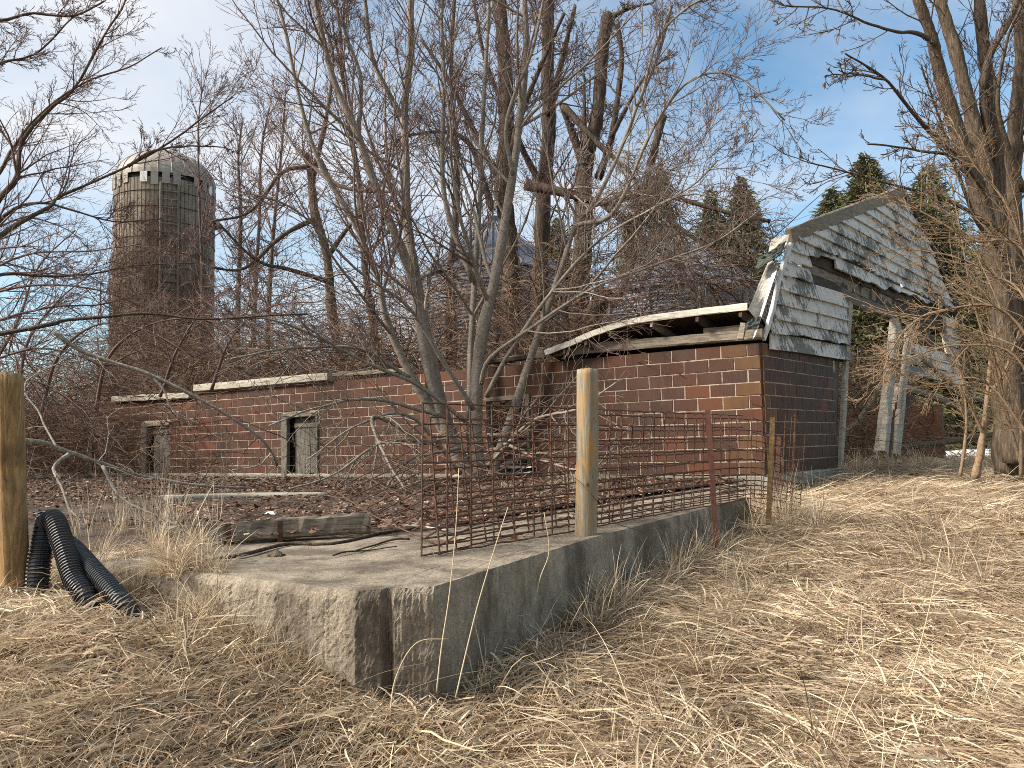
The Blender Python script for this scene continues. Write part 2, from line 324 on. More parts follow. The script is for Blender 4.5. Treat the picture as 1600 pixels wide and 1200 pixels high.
def gz(x, y, bumps=True):
    x = np.asarray(x, float); y = np.asarray(y, float); sh = x.shape; x = x.ravel(); y = y.ravel(); z = np.empty_like(x)
    for i in range(0, len(x), 20000):
        a, b = x[i:i + 20000], y[i:i + 20000]; r = np.hypot(a[:, None] - ctl[:, 0], b[:, None] - ctl[:, 1])
        z[i:i + 20000] = _k(r) @ _w[:_n] + _w[_n] + _w[_n + 1] * a + _w[_n + 2] * b
    far = np.clip((np.hypot(x - 2, y - 9) - 13) / 10, 0, 1); z = np.clip(z, -1.3, .1) * (1 - far) - .25 * far
    if bumps: z = z + .15 * vnoise(x * 1.3, y * 1.3) + .09 * vnoise(x * 3.1 + 9, y * 3.1)
    return z.reshape(sh)
slab_poly = [K1, E1, E1 + dL * .5, LW(.3, 0, .05), LW(LEN, 0, .05), K2 + dL * 16, K2, KN, K0]
def inpoly(x, y, poly):
    r = np.zeros(np.shape(x), bool); P = [p[:2] for p in poly]
    for (x0, y0), (x1, y1) in zip(P, P[1:] + P[:1]):
        c = ((y0 > y) != (y1 > y)); r ^= c & (x < (x1 - x0) * (y - y0) / (y1 - y0 + 1e-12) + x0)
    return r
barn_poly = [LW(-.2, 0, .1), GW(13, 0, .1), GW(13, 0, .1) + dL * LEN, LW(LEN, 0, .1)]
def ax(lo, hi, fine0, fine1, st):
    a = list(np.arange(fine0, fine1, st)); s = st; v = fine0; L = []
    while v > lo: s *= 1.35; v -= s; L.append(v)
    R = []; s = st; v = a[-1]
    while v < hi: s *= 1.35; v += s; R.append(v)
    return A(L[::-1] + a + R)
gx, gy = np.meshgrid(ax(-900, 900, -9, 14, .13), ax(-200, 1500, -1, 22, .13))
g_z = gz(gx, gy)
g_z[inpoly(gx, gy, slab_poly)] = -.62; g_z[inpoly(gx, gy, barn_poly)] = -.05
V = np.stack([gx, gy, g_z], -1).reshape(-1, 3); r_, c_ = gx.shape
ii = (np.arange(r_ - 1)[:, None] * c_ + np.arange(c_ - 1)).ravel()
tag(link('ground', mesh('ground', V, np.stack([ii, ii + 1, ii + c_ + 1, ii + c_], -1), SOIL, True)), kind='structure')

# concrete slab: rough broken edges, notch at its corner
def edge(a, b, n, jit):
    P = a + (b - a) * np.linspace(0, 1, n)[:, None]; o = nrm(A([-(b - a)[1], (b - a)[0], 0])); P = P + o * rng.normal(0, jit, (n, 1)); P[0], P[-1] = a, b
    return P[:-1]
Ka = K2 + (K1 - K2) * .30; Kg = K2 + (K1 - K2) * .36 + A([.005, .036, 0]); Kh = K2 + (K1 - K2) * .43 + A([.005, .034, 0]); K0 = K2 + (K1 - K2) * .50
chain = [edge(K2 + dL * 16, K2 + dL * 4, 90, .0015), edge(K2 + dL * 4, K2, 260, .0015), edge(K2, Ka, 14, .0015), edge(Ka, Kg, 8, .001), edge(Kg, Kh, 8, .001), edge(Kh, K0, 8, .001),
         edge(K0, K1, 22, .0015), edge(K1, KP, 150, .0015), edge(KP, E1, 170, .0015), edge(E1, E1 + dL * .5, 12, .002), edge(E1 + dL * .5, LW(.3, 0, .05), 60, .004)]
Ec = np.concatenate(chain); k = len(Ec); s = MB()
inn = nrm(A([2., 14., 0]) - Ec); rows = []; ka = np.arange(k)
crack = lambda z: .012 * np.maximum(0, vnoise(ka * .10, np.full(k, z * 5 + 3.)) - .12) * 6
for z in list(np.linspace(-.80, -.03, 44)) + [-.018, -.008, -.002, 0]:
    ed_ = np.clip((z + .05) / .05, 0, 1)
    ins = -.010 * np.clip(-z - .3, 0, 1) + .028 * ed_ ** 2 + crack(z) * .55 * (1 - .5 * ed_) + .008 * vnoise(ka * .33, np.full(k, z * 22 + 9.)) * (1 - ed_ * .4) + .020 * np.maximum(0, vnoise(ka * .22, np.full(k, 5.5)) + .1) * ed_
    j = rng.normal(0, .0018, k) * (1 - .6 * ed_); rows.append(Ec + inn * (ins + j)[:, None] + UPV * (z + (rng.normal(0, .002, k) if -.79 < z < 0 else np.zeros(k)))[:, None])
for q in (.06, .12, .25, .6): rows.append(Ec + inn * q * 1. + UPV * (.006 * vnoise(ka * .15, np.full(k, q * 9)))[:, None])
Vs = np.concatenate(rows); q = []
for i in range(len(rows) - 1):
    a = i * k + np.arange(k - 1); q.append(np.stack([a, a + 1, a + k + 1, a + k], -1))
s.add(Vs, np.concatenate(q))
last = rows[-1]
s.add(np.vstack([last, LW(.3, 0, .02)[None], LW(LEN, 0, .02)[None]]), [list(range(k)) + [k, k + 1]])
slab = solo('concrete_slab', s, CONC, 'weathered grey concrete slab with a notched front corner, carrying the wire fence', 'slab', base=A([*K1[:2], -.5]))
# soil over the back of the slab, towards the wall
_yb = A([[np.dot(onz(px, py, 0) - Cn, v) for v in (dL, nL)] for px, py in ((1165, 772), (1080, 783), (1000, 797), (900, 818), (800, 838), (720, 846), (650, 836), (560, 840), (400, 852), (262, 862), (180, 862), (60, 868))])
yx = np.linspace(.5, 19, 90); yy = np.linspace(.0, 1, 40); s = MB(); _o = np.argsort(_yb[:, 0])
ed = lambda t: np.interp(t, _yb[_o, 0], _yb[_o, 1]) + .35 * vnoise(A([t * 1.1]), A([.3]))[0]
Vy = A([[LW(t, -.002 + .07 * math.sin(min(u * 2.2, 1) * math.pi / 2) ** 1 * (1 - .3 * u) + .035 * vnoise(A([t * 2.1]), A([u * 9]))[0] * min(1, u * 8, (1 - u) * 8), .02 + (1 - u) * ed(t)) for u in yy] for t in yx]).reshape(-1, 3)
ii = (np.arange(89)[:, None] * 40 + np.arange(39)).ravel()
s.add(Vy, np.stack([ii, ii + 40, ii + 41, ii + 1], -1)); solo('yard_soil', s, YARD, kind='structure', smooth=True)

# ------------------------------------------------------------------ barn
barn = thing('barn', Cn + UPV * -.1, 'collapsing brown tile barn with a peeling white gambrel gable and sagging roof edge', 'barn')
bl = wloc(barn)
def tile_mesh(name, L, Hh, mat, seed, d=.03):
    r = np.random.default_rng(seed); g = .0085; ch = .003; x = (L / 2 - g); z = Hh / 2 - g; V = []
    for o, e in ((0., 0.), (d - .004, .0), (d, ch)):
        for sx, sz in ((-1, -1), (1, -1), (1, 1), (-1, 1)):
            V.append((sx * (x - e) + r.normal(0, .0025), o + r.normal(0, .0012), sz * (z - e) + r.normal(0, .0022)))
    q = [[8, 9, 10, 11]] + [[i + o, (i + 1) % 4 + o, (i + 1) % 4 + 4 + o, i + 4 + o] for o in (0, 4) for i in range(4)]
    return np.array(V), np.array(q)
TV = {}
for L in (TL, TL / 2):
    for i in range(4): TV[(L, i)] = tile_mesh('brick', L, CH, None, 40 + i + int(L * 100))
TME = {}
def tme(L, i, m):
    if (L, i, m.name) not in TME: TME[(L, i, m.name)] = mesh('brick', TV[(L, i)][0], TV[(L, i)][1], m)
    return TME[(L, i, m.name)]
# openings of the long wall, from the photograph: (t0, t1, z0, z1)
def opening(x0, x1, y0, y1): a, b = lw(x0, y0), lw(x1, y1); return (min(a[0], b[0]), max(a[0], b[0]), ZB - .02, (a[1] + lw(x1, y0)[1]) / 2)
OP = [opening(225, 267, 660, 745), opening(443, 500, 645, 742), opening(760, 832, 618, 740)]
OP[2] = (OP[2][0], OP[2][1], ZB + .02, OP[2][3])
def cells(T0, T1, ops, rows=10, skip=None):
    """running-bond cells cut at openings: (t0, t1, row)"""
    res = []
    for r in range(rows):
        z0, z1 = ZB + r * CH, ZB + (r + 1) * CH; cuts = [(o[0], o[1]) for o in ops if z0 + CH * .5 < o[3] and z1 - CH * .5 > o[2]]
        t = T0 - (TL / 2 if (r % 2) else 0)
        while t < T1:
            segs = [(max(t, T0), min(t + TL, T1))]
            for c0, c1 in cuts:
                ns = []
                for a, b in segs:
                    if b <= c0 or a >= c1: ns.append((a, b)); continue
                    if a < c0: ns.append((a, c0))
                    if b > c1: ns.append((c1, b))
                segs = ns
            res += [(a, b, r) for a, b in segs if b - a > .05]; t += TL
    return res
def core(ops, T0, T1, P, z1, thick, n, name, mat):
    s = MB(); ts = sorted({T0, T1, *[o[0] for o in ops], *[o[1] for o in ops]})
    for a, b in zip(ts[:-1], ts[1:]):
        o = [p for p in ops if p[0] <= a + 1e-6 and p[1] >= b - 1e-6]
        zs = [(ZB - .0, z1)] if not o else [(o[0][3], z1)] + ([(ZB, o[0][2])] if o[0][2] > ZB else [])
        for z0, zz in zs: s.box(P(a, z0, -thick), P(b, z0, -thick) - P(a, z0, -thick), P(a, z0, .0235) - P(a, z0, -thick), UPV * (zz - z0 - .012))
    return part(name, s, mat, barn)
wall = core(OP, 0.03, LEN, LW, ZT, .2, nL, 'brick_wall', MORTAR)
gops = []
tJ = gw(1303, 640)[0]
gwall = core([], .03, tJ, GW, ZT, .2, nG, 'gable_wall', MORTAR)
angL = math.atan2(-dL[1], -dL[0]); angG = math.atan2(dG[1], dG[0])
allc = [(a, b, r, 'G') for a, b, r in cells(0.0, tJ, [])] + [(a, b, r, 'L') for a, b, r in cells(0.0, LEN, OP)]
NB = 270; cnt = 0; rest = MB()
allc.sort(key=lambda c: (c[3] != 'G', c[0]))
for a, b, r, wch in allc:
    half = (b - a) < TL * .75; base = TL / 2 if half else TL; i = random.randrange(4); zc = ZB + (r + .5) * CH
    if wch == 'L': P, ang, n_ = LW, angL, nL
    else: P, ang, n_ = GW, angG, nG
    c = P((a + b) / 2, zc, random.uniform(-.004, .004)); sx = (b - a) / base
    if cnt < NB:
        och = (wch == 'L' and a < .25 and random.random() < .75) or (wch == 'G' and a < .2 and random.random() < .6)
        o = bpy.data.objects.new('brick', tme(base, i, TILE_O if och else TILE)); COL.objects.link(o); o.parent = wall if wch == 'L' else gwall
        o.location = tuple(c - bl); o.rotation_euler = (random.gauss(0, .006), random.gauss(0, .004), ang + (math.pi if True else 0) * 0); o.scale = (sx, 1, 1)
        # mesh faces +Y locally; the walls face -Y side
        o.rotation_euler[2] = ang + math.pi
        cnt += 1
    else:
        Vb, qb = TV[(base, i)]; e = -A([math.cos(ang), math.sin(ang), 0]); f = n_
        rest.add(c + Vb[:, :1] * sx * e + Vb[:, 1:2] * f + Vb[:, 2:] * UPV, qb)
ob = part('bricks', rest, TILE_I, wall); ob['kind'] = 'stuff'
# foundations
s = MB(); s.timber([LW(-.05, -.02, .02), LW(LEN, -.02, .02)], .14, 2 * (ZB + .01), jit=.006, n=80); part('foundation', s, CONCF, barn)
s = MB(); s.timber([GW(-.02, -.19, -.02), GW(tJ + .02, -.19, -.02)], .16, 2 * (ZB + .195), jit=.006, n=14); part('foundation', s, CONCF, barn)
# plates along the wall top
def plank(name, pts, w, h, mat, up=(0, 0, 1), jit=.003, n=None, seed=1, parent=barn, cham=.12):
    s = MB(); s.timber(pts, w, h, up, jit, cham, n or max(4, int(np.linalg.norm(A(pts[-1]) - A(pts[0])) / .15)), seed); return part(name, s, mat, parent)
def lwz(px, py, o=0.): t, z = lw(px, py); return LW(t, z, o)
plank('wall_plate', [lwz(1194, 522), lwz(1000, 538), lwz(838, 552)], .22, .15, WOODH, seed=2)
plank('wall_plate', [lwz(1172, 511, -.02), lwz(1102, 518, -.02)], .2, .1, WOODH, seed=3)
plank('wall_plate', [lwz(998, 532, -.02), lwz(938, 538, -.02)], .2, .06, WOODH, seed=4)
plank('wall_plate', [lwz(832, 558), lwz(730, 570)], .2, .08, WOODD, seed=5)
plank('wall_plate', [lwz(822, 556, -.03), lwz(800, 558, -.03), lwz(770, 564, -.03)], .2, .04, WOODH, seed=15)
plank('wall_plate', [lwz(519, 589, .02), lwz(310, 608, .02)], .24, .17, WOODP, seed=6)
plank('wall_plate', [lwz(302, 618, .02), lwz(182, 624, .02)], .24, .15, WOODP, seed=7)
plank('wall_plate', [lwz(640, 578), lwz(525, 586)], .2, .07, WOODH, seed=8)
# doors and window of the long wall
def frame(op, sides=(1, 1), mat=WOODH, w=.12):
    t0, t1, z0, z1 = op; d = .10
    f = []
    if sides[1]: f.append(plank('jamb', [LW(t1 - w / 2, z0, .03), LW(t1 - w / 2, z1, .03)], w, d, WOODV, nL, seed=11))
    if sides[0]: f.append(plank('jamb', [LW(t0 + .03, z0, .02), LW(t0 + .03, z1, .02)], .06, d, WOODV, nL, seed=12))
    f.append(plank('lintel', [LW(t0, z1 - .05, .025), LW(t1, z1 - .05, .025)], .1, .09, mat, seed=13)); return f
frame(OP[1], w=.2); frame(OP[0], (0, 1), w=.25); frame(OP[2], (1, 0))
def door(op, nbo, inset, label, t_lo=0., t_hi=1.):
    t0, t1, z0, z1 = op; d = part('door', MB().box(LW(t1 - .05, z0, inset - .05), dL * -(t1 - t0 - .1), nL * .01, UPV * (z1 - z0 - .1)), GAP, barn); d['label'] = label  # near-black sheet stands in for the shaded opening beside the boards
    a, b = t0 + (t1 - t0) * t_lo, t0 + (t1 - t0) * t_hi; w = (b - a) / nbo
    for i in range(nbo):
        c = a + (i + .5) * w
        plank('board', [LW(c, z0 + .03 + .02 * random.random(), inset), LW(c + random.gauss(0, .01), z1 - .12 - .08 * random.random() * (i == 0), inset)], w * .96, .03, WOODV, nL, seed=20 + i, parent=d)
    plank('board', [LW(a, z0 + (z1 - z0) * .8, inset + .03), LW(b, z0 + (z1 - z0) * .8, inset + .03)], .03, .09, WOODV, seed=33, parent=d)
door(OP[1], 5, -.1, 'grey board door standing ajar', .05, .76)
door(OP[0], 3, -.06, 'pale boards nailed over the opening', 0.02, .68)
t0, t1, z0, z1 = OP[2]
plank('window_sill', [LW(t0, z0 + .0, .03), LW(t1, z0 + .0, .03)], .16, .07, WOODH, seed=41)
plank('window_rail', [LW(t0 + .05, z0 + .55, .0), LW(t1, z0 + .42, .0)], .06, .06, WOODH, seed=42)
plank('window_rail', [LW(t0 + .05, z0 + .36, .02), LW(t0 + .9, z0 + .02, .05)], .06, .09, WOODP, seed=43)
plank('window_rail', [LW(t0 + .04, z0 + .72, .0), LW(t1, z0 + .72, .0)], .06, .05, WOODH, seed=44)
# the pilaster plank near the left end
tl, zl = lw(143, 700); plank('jamb', [LW(tl, 0, .06), LW(tl, lw(143, 678)[1], .06)], .35, .05, WOODV, nL, seed=50)

# ---- the gable: lapped boards on a gambrel outline
gL = A([gw(x, y) for x, y in ((1197, 545), (1202, 492), (1217, 430), (1235, 374))]); gPk = A(gw(1406, 308)); gR = A([gw(x, y) for x, y in ((1447, 380), (1465, 430), (1486, 480), (1506, 555), (1512, 600))])
gR[:, 0] = np.minimum(gR[:, 0], 12.6)
Ls = np.vstack([gL, gPk]); Rs = np.vstack([gPk, gR])[::-1]
tl_of = lambda z: np.interp(z, Ls[:, 1], Ls[:, 0]); tr_of = lambda z: np.interp(z, Rs[:, 1], Rs[:, 0])
zS = gL[0, 1]; BH = (gPk[1] - zS) / 17.0
zH = gw(1327, 434)[1]; tA = gw(1261, 415)[0]; tB = gw(1300, 425)[0]; tD = gw(1320, 520)[0]; tR1 = gw(1472, 510)[0]; tR0 = gw(1411, 560)[0]
zLow = gw(1440, 553)[1]
gable = part('gable', MB().box(GW(tl_of(zH) + .9, zH - .02, -.12), dG * (tr_of(zH) - tl_of(zH) - 2.), nG * .05, UPV * .12), WOODD, barn)
gdrop = lambda t: .0
def board(t0, t1, z0, z1, seed, ragged=0., tilt=0.):
    """one lapped clapboard, its lower edge standing proud and a little uneven"""
    r = np.random.default_rng(seed); 
    a0, a1 = max(t0, tl_of(z0)), max(t0, tl_of(z1)); b0, b1 = min(t1, tr_of(z0)), min(t1, tr_of(z1))
    if b0 - a0 < .12: return
    if b1 - a1 < .02: b1 = a1 + .02
    nn = max(3, int((b0 - a0) / .12)); s = MB(); u = np.linspace(0, 1, nn); sag = .008 * np.sin(u * 3.1 * 2 + r.random() * 6) * r.random()
    rag = ragged * np.abs(np.minimum(np.cumsum(r.normal(0, .026, nn)), .12)); warp = .010 * np.sin(u * 2.3 + r.random() * 6)
    rowsV = []
    for (zz, o, bot) in ((z0 - .018, .105, 1), (z0 - .014, .055, 1), (z1 + .012, .034, 0), (z1 + .012, .042, 0)):
        tt = (a0 + (b0 - a0) * u) if bot else (a1 + (b1 - a1) * u)
        rowsV.append(A([GW(tt[i], zz + (tilt * (tt[i] / tD) if tilt else 0) + (sag[i] + rag[i]) * bot + .3 * sag[i] * (1 - bot), o + (warp[i] if bot else 0)) for i in range(nn)]))
    Vv = np.concatenate(rowsV); q = []
    for p, p2 in ((0, 1), (1, 2), (2, 3), (3, 0)):
        i0 = p * nn + np.arange(nn - 1); i1 = p2 * nn + np.arange(nn - 1); q.append(np.stack([i0, i1, i1 + 1, i0 + 1], -1))
    s.add(Vv, np.concatenate(q), [[0, nn, 2 * nn, 3 * nn], [nn - 1, 4 * nn - 1, 3 * nn - 1, 2 * nn - 1]])
    return part('siding_board', s, PAINT, gable)
sd = 100
for i in range(17):
    z0, z1 = zS + i * BH, zS + (i + 1) * BH; zc = (z0 + z1) / 2; segs = []
    if zc > zH:
        a, b = tl_of(z0), tr_of(z0); j = a + (b - a) * (.25 + .5 * ((i * 37) % 10) / 10); segs = [(a, j), (j + .006, b)] if b - a > 4 else [(a, b)]
        rag = 1. if z0 < zH + BH * 1.2 else 0.
        if z0 < zH + BH: segs = [(a, tB), (tB + .01, b)]
    elif zc > zH - 2.2 * BH: segs = [(tl_of(z0), tA), (tR1, tr_of(z0))]; rag = .5
    else:
        segs = [(tl_of(z0), tD)]; rag = .35 if i % 4 == 1 else .04
        segs.append((tR0 if zc < zLow + .1 else (tR1 - .3 * random.random() if zc < zLow + .9 else tR1), tr_of(z0)))
    for a, b in segs: sd += 1; board(a, b, z0, z1, sd, rag, .075 * random.uniform(.6, 1.2) if (zc < zH and a < tD - .5) else 0.)
def gplank(name, pts, w, h, mat, o=0., up=None, **k): return plank(name, [GW(*gw(x, y), o) for x, y in pts], w, h, mat, nG if up is None else up, **k)
# bare sheathing over the doorway
for j, (a, b, dz) in enumerate(((tA - .2, gw(1395, 470)[0], .13), (tA - .2, gw(1400, 470)[0], .36), (tA - .2, tD, .60))):
    plank('sheathing_board', [GW(a, zH - dz, -.03), GW(b, zH - dz - .02, -.03)], .22, .025, WOODH if j != 1 else WOODV, nG, seed=60 + j, parent=gable)
plank('sheathing_board', [GW(tD, zH - .12, -.05), GW(tR1 + .3, zH - .15, -.05)], .30, .05, WOODD, nG, seed=64, parent=gable)
gplank('sheathing_board', [(1440, 500), (1466, 555), (1475, 585)], .4, .03, WOODD, -.04, seed=65, parent=gable)
gplank('rake_board', [(1228, 370), (1318, 334), (1408, 299)], .24, .09, WOODH, .05, seed=66)
gplank('rake_board', [(1409, 302), (1452, 382), (1470, 430), (1490, 482), (1511, 575), (1516, 604)], .16, .09, WOODD, .04, seed=67)
gplank('corner_trim', [(1234, 374), (1215, 430), (1198, 500), (1188, 530)], .09, .05, WHITE, .05, seed=68)
gplank('door_jamb', [(1324, 474), (1316, 600), (1308, 748)], .17, .07, WOODP, .04, seed=70)
gplank('door_jamb', [(1311, 560), (1306, 745)], .22, .05, WOODV, -.06, seed=71)
for j in range(9):  # dark planks added behind the siding to darken the gaps between its boards
    zz = zS + .12 + j * .21
    if zz < zH - .2: plank('sheathing_board', [GW(tl_of(zz) + .22, zz, -.005), GW(tD - .06, zz, -.005)], .2, .02, WOODD, nG, seed=150 + j, parent=gable)
for j in range(2): plank('sheathing_board', [GW(tl_of(zH + .3) + .25, zH + .06 + .2 * j, -.005), GW(tR1 - .1, zH + .06 + .2 * j, -.005)], .19, .02, WOODD, nG, seed=170 + j, parent=gable)  # more dark planks added so the ragged header gaps look shaded
# what is left of the roof: the steep lower slope seen edge-on, flap of shingles, sagging eave strip
def slab_quad(name, P, th, mat, nrm_, nn=8, seed=0, wob=.01):
    """a thin sagging sheet with thickness, P = four corners"""
    r = np.random.default_rng(seed); P = A(P); u = np.linspace(0, 1, nn); U, Vv = np.meshgrid(u, u)
    G = ((1 - U) * (1 - Vv))[..., None] * P[0] + (U * (1 - Vv))[..., None] * P[1] + (U * Vv)[..., None] * P[2] + ((1 - U) * Vv)[..., None] * P[3]
    G = G + nrm_ * (r.normal(0, wob, (nn, nn, 1)))
    T = G.reshape(-1, 3); Bm = T - nrm_ * th; s = MB(); ii = (np.arange(nn - 1)[:, None] * nn + np.arange(nn - 1)).ravel(); N = nn * nn
    f = [np.stack([ii, ii + 1, ii + nn + 1, ii + nn], -1), np.stack([ii, ii + nn, ii + nn + 1, ii + 1], -1) + N]
    e = list(range(nn)) + [i * nn + nn - 1 for i in range(1, nn)] + [(nn - 1) * nn + i for i in range(nn - 2, -1, -1)] + [i * nn for i in range(nn - 2, 0, -1)]
    e = A(e); e2 = np.roll(e, -1); f.append(np.stack([e, e + N, e2 + N, e2], -1)); s.add(np.vstack([T, Bm]), np.concatenate(f)); return part(name, s, mat, barn)
oL = .32
eave = [(852, 551), (890, 537), (930, 520), (990, 502), (1080, 489), (1168, 479)]
eaveP = [onplane(x, y, Cn + nL * oL, nL) for x, y in eave]
s = MB(); s.timber(eaveP, .05, .10, jit=.002, n=40); part('roof_edge', s, CREAM, barn)
ev = spline(A(eaveP), 40); s = MB(); inn_ = -nL * 1.5 - UPV * .42
top_ = ev + UPV * .052; Vr = np.vstack([top_, top_ + inn_ * .5 + UPV * .03, top_ + inn_, top_ - UPV * .04, top_ + inn_ * .5 - UPV * .01, top_ + inn_ - UPV * .04]); q = []
for a_, b_ in ((0, 1), (1, 2), (4, 3), (5, 4), (2, 5)):
    i0 = a_ * 40 + np.arange(39); i1 = b_ * 40 + np.arange(39); q.append(np.stack([i0, i0 + 1, i1 + 1, i1], -1))
s.add(Vr, np.concatenate(q)); part('roof_sheet', s, WOODD, barn)  # sheet sloped down inward, its dark wood standing in for shade under the eave
for k_, x in enumerate((900, 955, 1008, 1062, 1112, 1158)):
    i_ = int(np.argmin([abs(np.interp(x, [852, 1168], [0, 39]) - j) for j in range(40)])); e = ev[i_] - UPV * .08
    plank('rafter', [e + nL * .0, e - nL * .9 - UPV * .22 - dL * .1], .05, .13, WOODD if k_ != 3 else WOODH, seed=80 + k_)
p_ = lambda x, y, o: GW(*gw(x, y), 0.) + nL * 0 + nG * o
slab_quad('roof_panel', [at(1169, 484, 11.75), at(1182, 500, 11.95), at(1214, 420, 12.25), at(1203, 402, 12.75)], .04, CREAM, nL, 6, 3, .006)
slab_quad('roof_panel', [at(1200, 396, 12.8), at(1228, 388, 12.3), at(1233, 366, 12.6), at(1205, 374, 13.1)], .05, CREAM, nL, 6, 4, .006)
slab_quad('shingle_flap', [at(1178, 424, 12.2), at(1217, 398, 12.15), at(1227, 376, 12.3), at(1186, 402, 12.5)], .05, SHING, nL, 9, 5, .025)
slab_quad('shingle_flap', [at(1163, 514, 11.7), at(1185, 513, 11.75), at(1188, 494, 11.8), at(1168, 500, 11.75)], .03, SHING, nL, 6, 6, .01)
slab_quad('trim_strip', [at(1176, 530, 11.7), at(1180, 524, 11.7), at(1214, 422, 12.1), at(1206, 428, 12.1)], .012, WHITE, nL, 6, 7, .003)
plank('fascia_end', [at(1157, 530, 11.9), at(1162, 505, 11.9)], .09, .05, WOODH, nL, seed=90)
# leaning brick remnant right of the doorway
pb = [(1388, 718), (1412, 600)]; pier_n = nG; ps = MB()
P0 = GW(*gw(1386, 716), -.1); P1 = GW(*gw(1418, 597), -.1); upd = P1 - P0
nrow = max(6, int(np.linalg.norm(upd) / .235)); 
pier = part('brick_pier', MB().box(P0 - nG * .16, dG * .62, nG * .14, upd), MORTAR, barn)
for r in range(nrow):
    w_ = .62 + .05 * r
    for j in range(3):
        x0 = (j - .5 * (r % 2)) * .42; x1 = min(x0 + .42, w_ * 1.15); x0 = max(x0, 0)
        if x1 - x0 < .08: continue
        c = P0 + upd * ((r + .5) / nrow) + dG * (x0 + x1) / 2 - nG * .02
        o = bpy.data.objects.new('brick', tme(TL, random.randrange(4), TILE)); COL.objects.link(o); o.parent = pier; o.location = tuple(c - bl)
        o.rotation_euler = (0, 0, angG + math.pi); o.scale = ((x1 - x0) / TL, 1, np.linalg.norm(upd) / nrow / CH)
# far long wall and the far gable end, glimpsed through the openings
s = MB(); s.box(GW(12.4, -.1, -.4), dL * 9, dG * .2, UPV * 1.6); part('back_wall', s, TILE_I, barn)

# ------------------------------------------------------------------ things standing in the doorway
def lone(name, pts, w, h, mat, label, cat, up=(0, 0, 1), jit=.004, n=14, seed=1, cham=.15, group=None):
    s = MB(); s.timber(pts, w, h, up, jit, cham, n, seed); return solo(name, s, mat, label, cat, group)
lone('timber_post', [GW(*gw(1362, 712), .15), GW(*gw(1392, 505), .1)], .30, .16, WOODP, 'wide pale split post leaning in the doorway', 'post', nG, seed=1)
lone('timber_post', [GW(*gw(1378, 708), .28), GW(*gw(1406, 512), .2)], .14, .12, WOODP, 'narrow pale squared post leaning against the brick remnant in the doorway', 'post', nG, seed=2)
lone('timber_post', [GW(*gw(1354, 708), .3), GW(*gw(1362, 642), .3)], .2, .14, WOODP, 'short broken post stub left of the leaning doorway posts', 'post', nG, seed=3)
lone('timber_post', [GW(*gw(1370, 712), .36), GW(*gw(1376, 644), .36)], .2, .12, WOODP, 'squared short stub in front of the leaning doorway posts', 'post', nG, seed=4)

# ------------------------------------------------------------------ silo, grain bins
def lathe(prof, cx, cy, seg):
    P = A(prof); a = np.arange(seg) / seg * 2 * math.pi; V = np.stack([cx + P[:, None, 0] * np.cos(a), cy + P[:, None, 0] * np.sin(a), np.broadcast_to(P[:, None, 1], (len(P), seg))], -1)
    b = (np.arange(len(P) - 1) * seg)[:, None] + np.arange(seg); b2 = (np.arange(len(P) - 1) * seg)[:, None] + (np.arange(seg) + 1) % seg
    return V.reshape(-1, 3), np.stack([b, b2, b2 + seg, b + seg], -1).reshape(-1, 4)
SY = 40.; sc_ = at(254, 700, SY); sr = 73.5 / F * SY; zc_ = at(254, 300, SY)[2]; zd_ = at(254, 241, SY)[2]
silo = thing('silo', (sc_[0], sc_[1], -.3), 'tall grey concrete silo with a domed cap, wrapped in bare vines', 'silo')
nst = 76; Vv, q = [], []; s = MB()
for zz in (-.3, zc_):
    for i in range(nst):
        for da, rr in ((-.44, 0), (-.38, .03), (.38, .03), (.44, 0)):
            a = (i + da) / nst * 2 * math.pi; Vv.append((sc_[0] + (sr + rr) * math.cos(a), sc_[1] + (sr + rr) * math.sin(a), zz))
i = np.arange(nst * 4); j = (i + 1) % (nst * 4); s.add(Vv, np.stack([i, j, j + nst * 4, i + nst * 4], -1)); part('stave_wall', s, SILO, silo)
s = MB(); th = np.linspace(0, 2 * math.pi, 65)
for zz in np.arange(.6, zc_, .75): s.tubes(np.stack([sc_[0] + (sr + .045) * np.cos(th), sc_[1] + (sr + .045) * np.sin(th), 0 * th + zz], -1), .02, 4, False)
part('hoop', s, RUST, silo)
Hd = zd_ - zc_; s = MB(); u = np.linspace(0, math.pi / 2 - .04, 14); s.add(*lathe([((sr + .06) * math.cos(x), zc_ + .25 + (Hd - .25) * math.sin(x)) for x in u], sc_[0], sc_[1], 48)); dome = part('dome', s, DOME, silo)
s = MB()
for i in range(24):
    a = i / 24 * 2 * math.pi; s.tubes(A([(sc_[0] + (sr + .07) * math.cos(x) * math.cos(a), sc_[1] + (sr + .07) * math.cos(x) * math.sin(a), zc_ + .26 + (Hd - .25) * math.sin(x)) for x in u]), .02, 4, False)
part('dome_rib', s, DOME, dome)
s = MB(); s.add(*lathe([(sr - .05, zc_ - .75), (sr - .05, zc_ + .25)], sc_[0], sc_[1], 48)); part('vent_band', s, GAP, silo)
for i in range(30):
    if i % 5 == 3: continue
    a = -math.pi * (i + .5) / 30 * 2; c, sn = math.cos(a), math.sin(a); hw = .17; zz = random.uniform(.45, .7)
    s = MB(); s.box(A([sc_[0] + (sr + .05) * c + sn * hw, sc_[1] + (sr + .05) * sn - c * hw, zc_ + .25 - zz]), A([-sn * hw * 2, c * hw * 2, 0]), A([c * .03, sn * .03, 0]), UPV * zz); part('vent_panel', s, DOME if i % 7 else WHITE, silo)
s = MB(); a0 = math.radians(-62)
for da in (-.16, .16): s.tubes(A([(sc_[0] + (sr + .16) * math.cos(a0 + da), sc_[1] + (sr + .16) * math.sin(a0 + da), z) for z in (-.3, zc_ - .3)]), .05, 4)
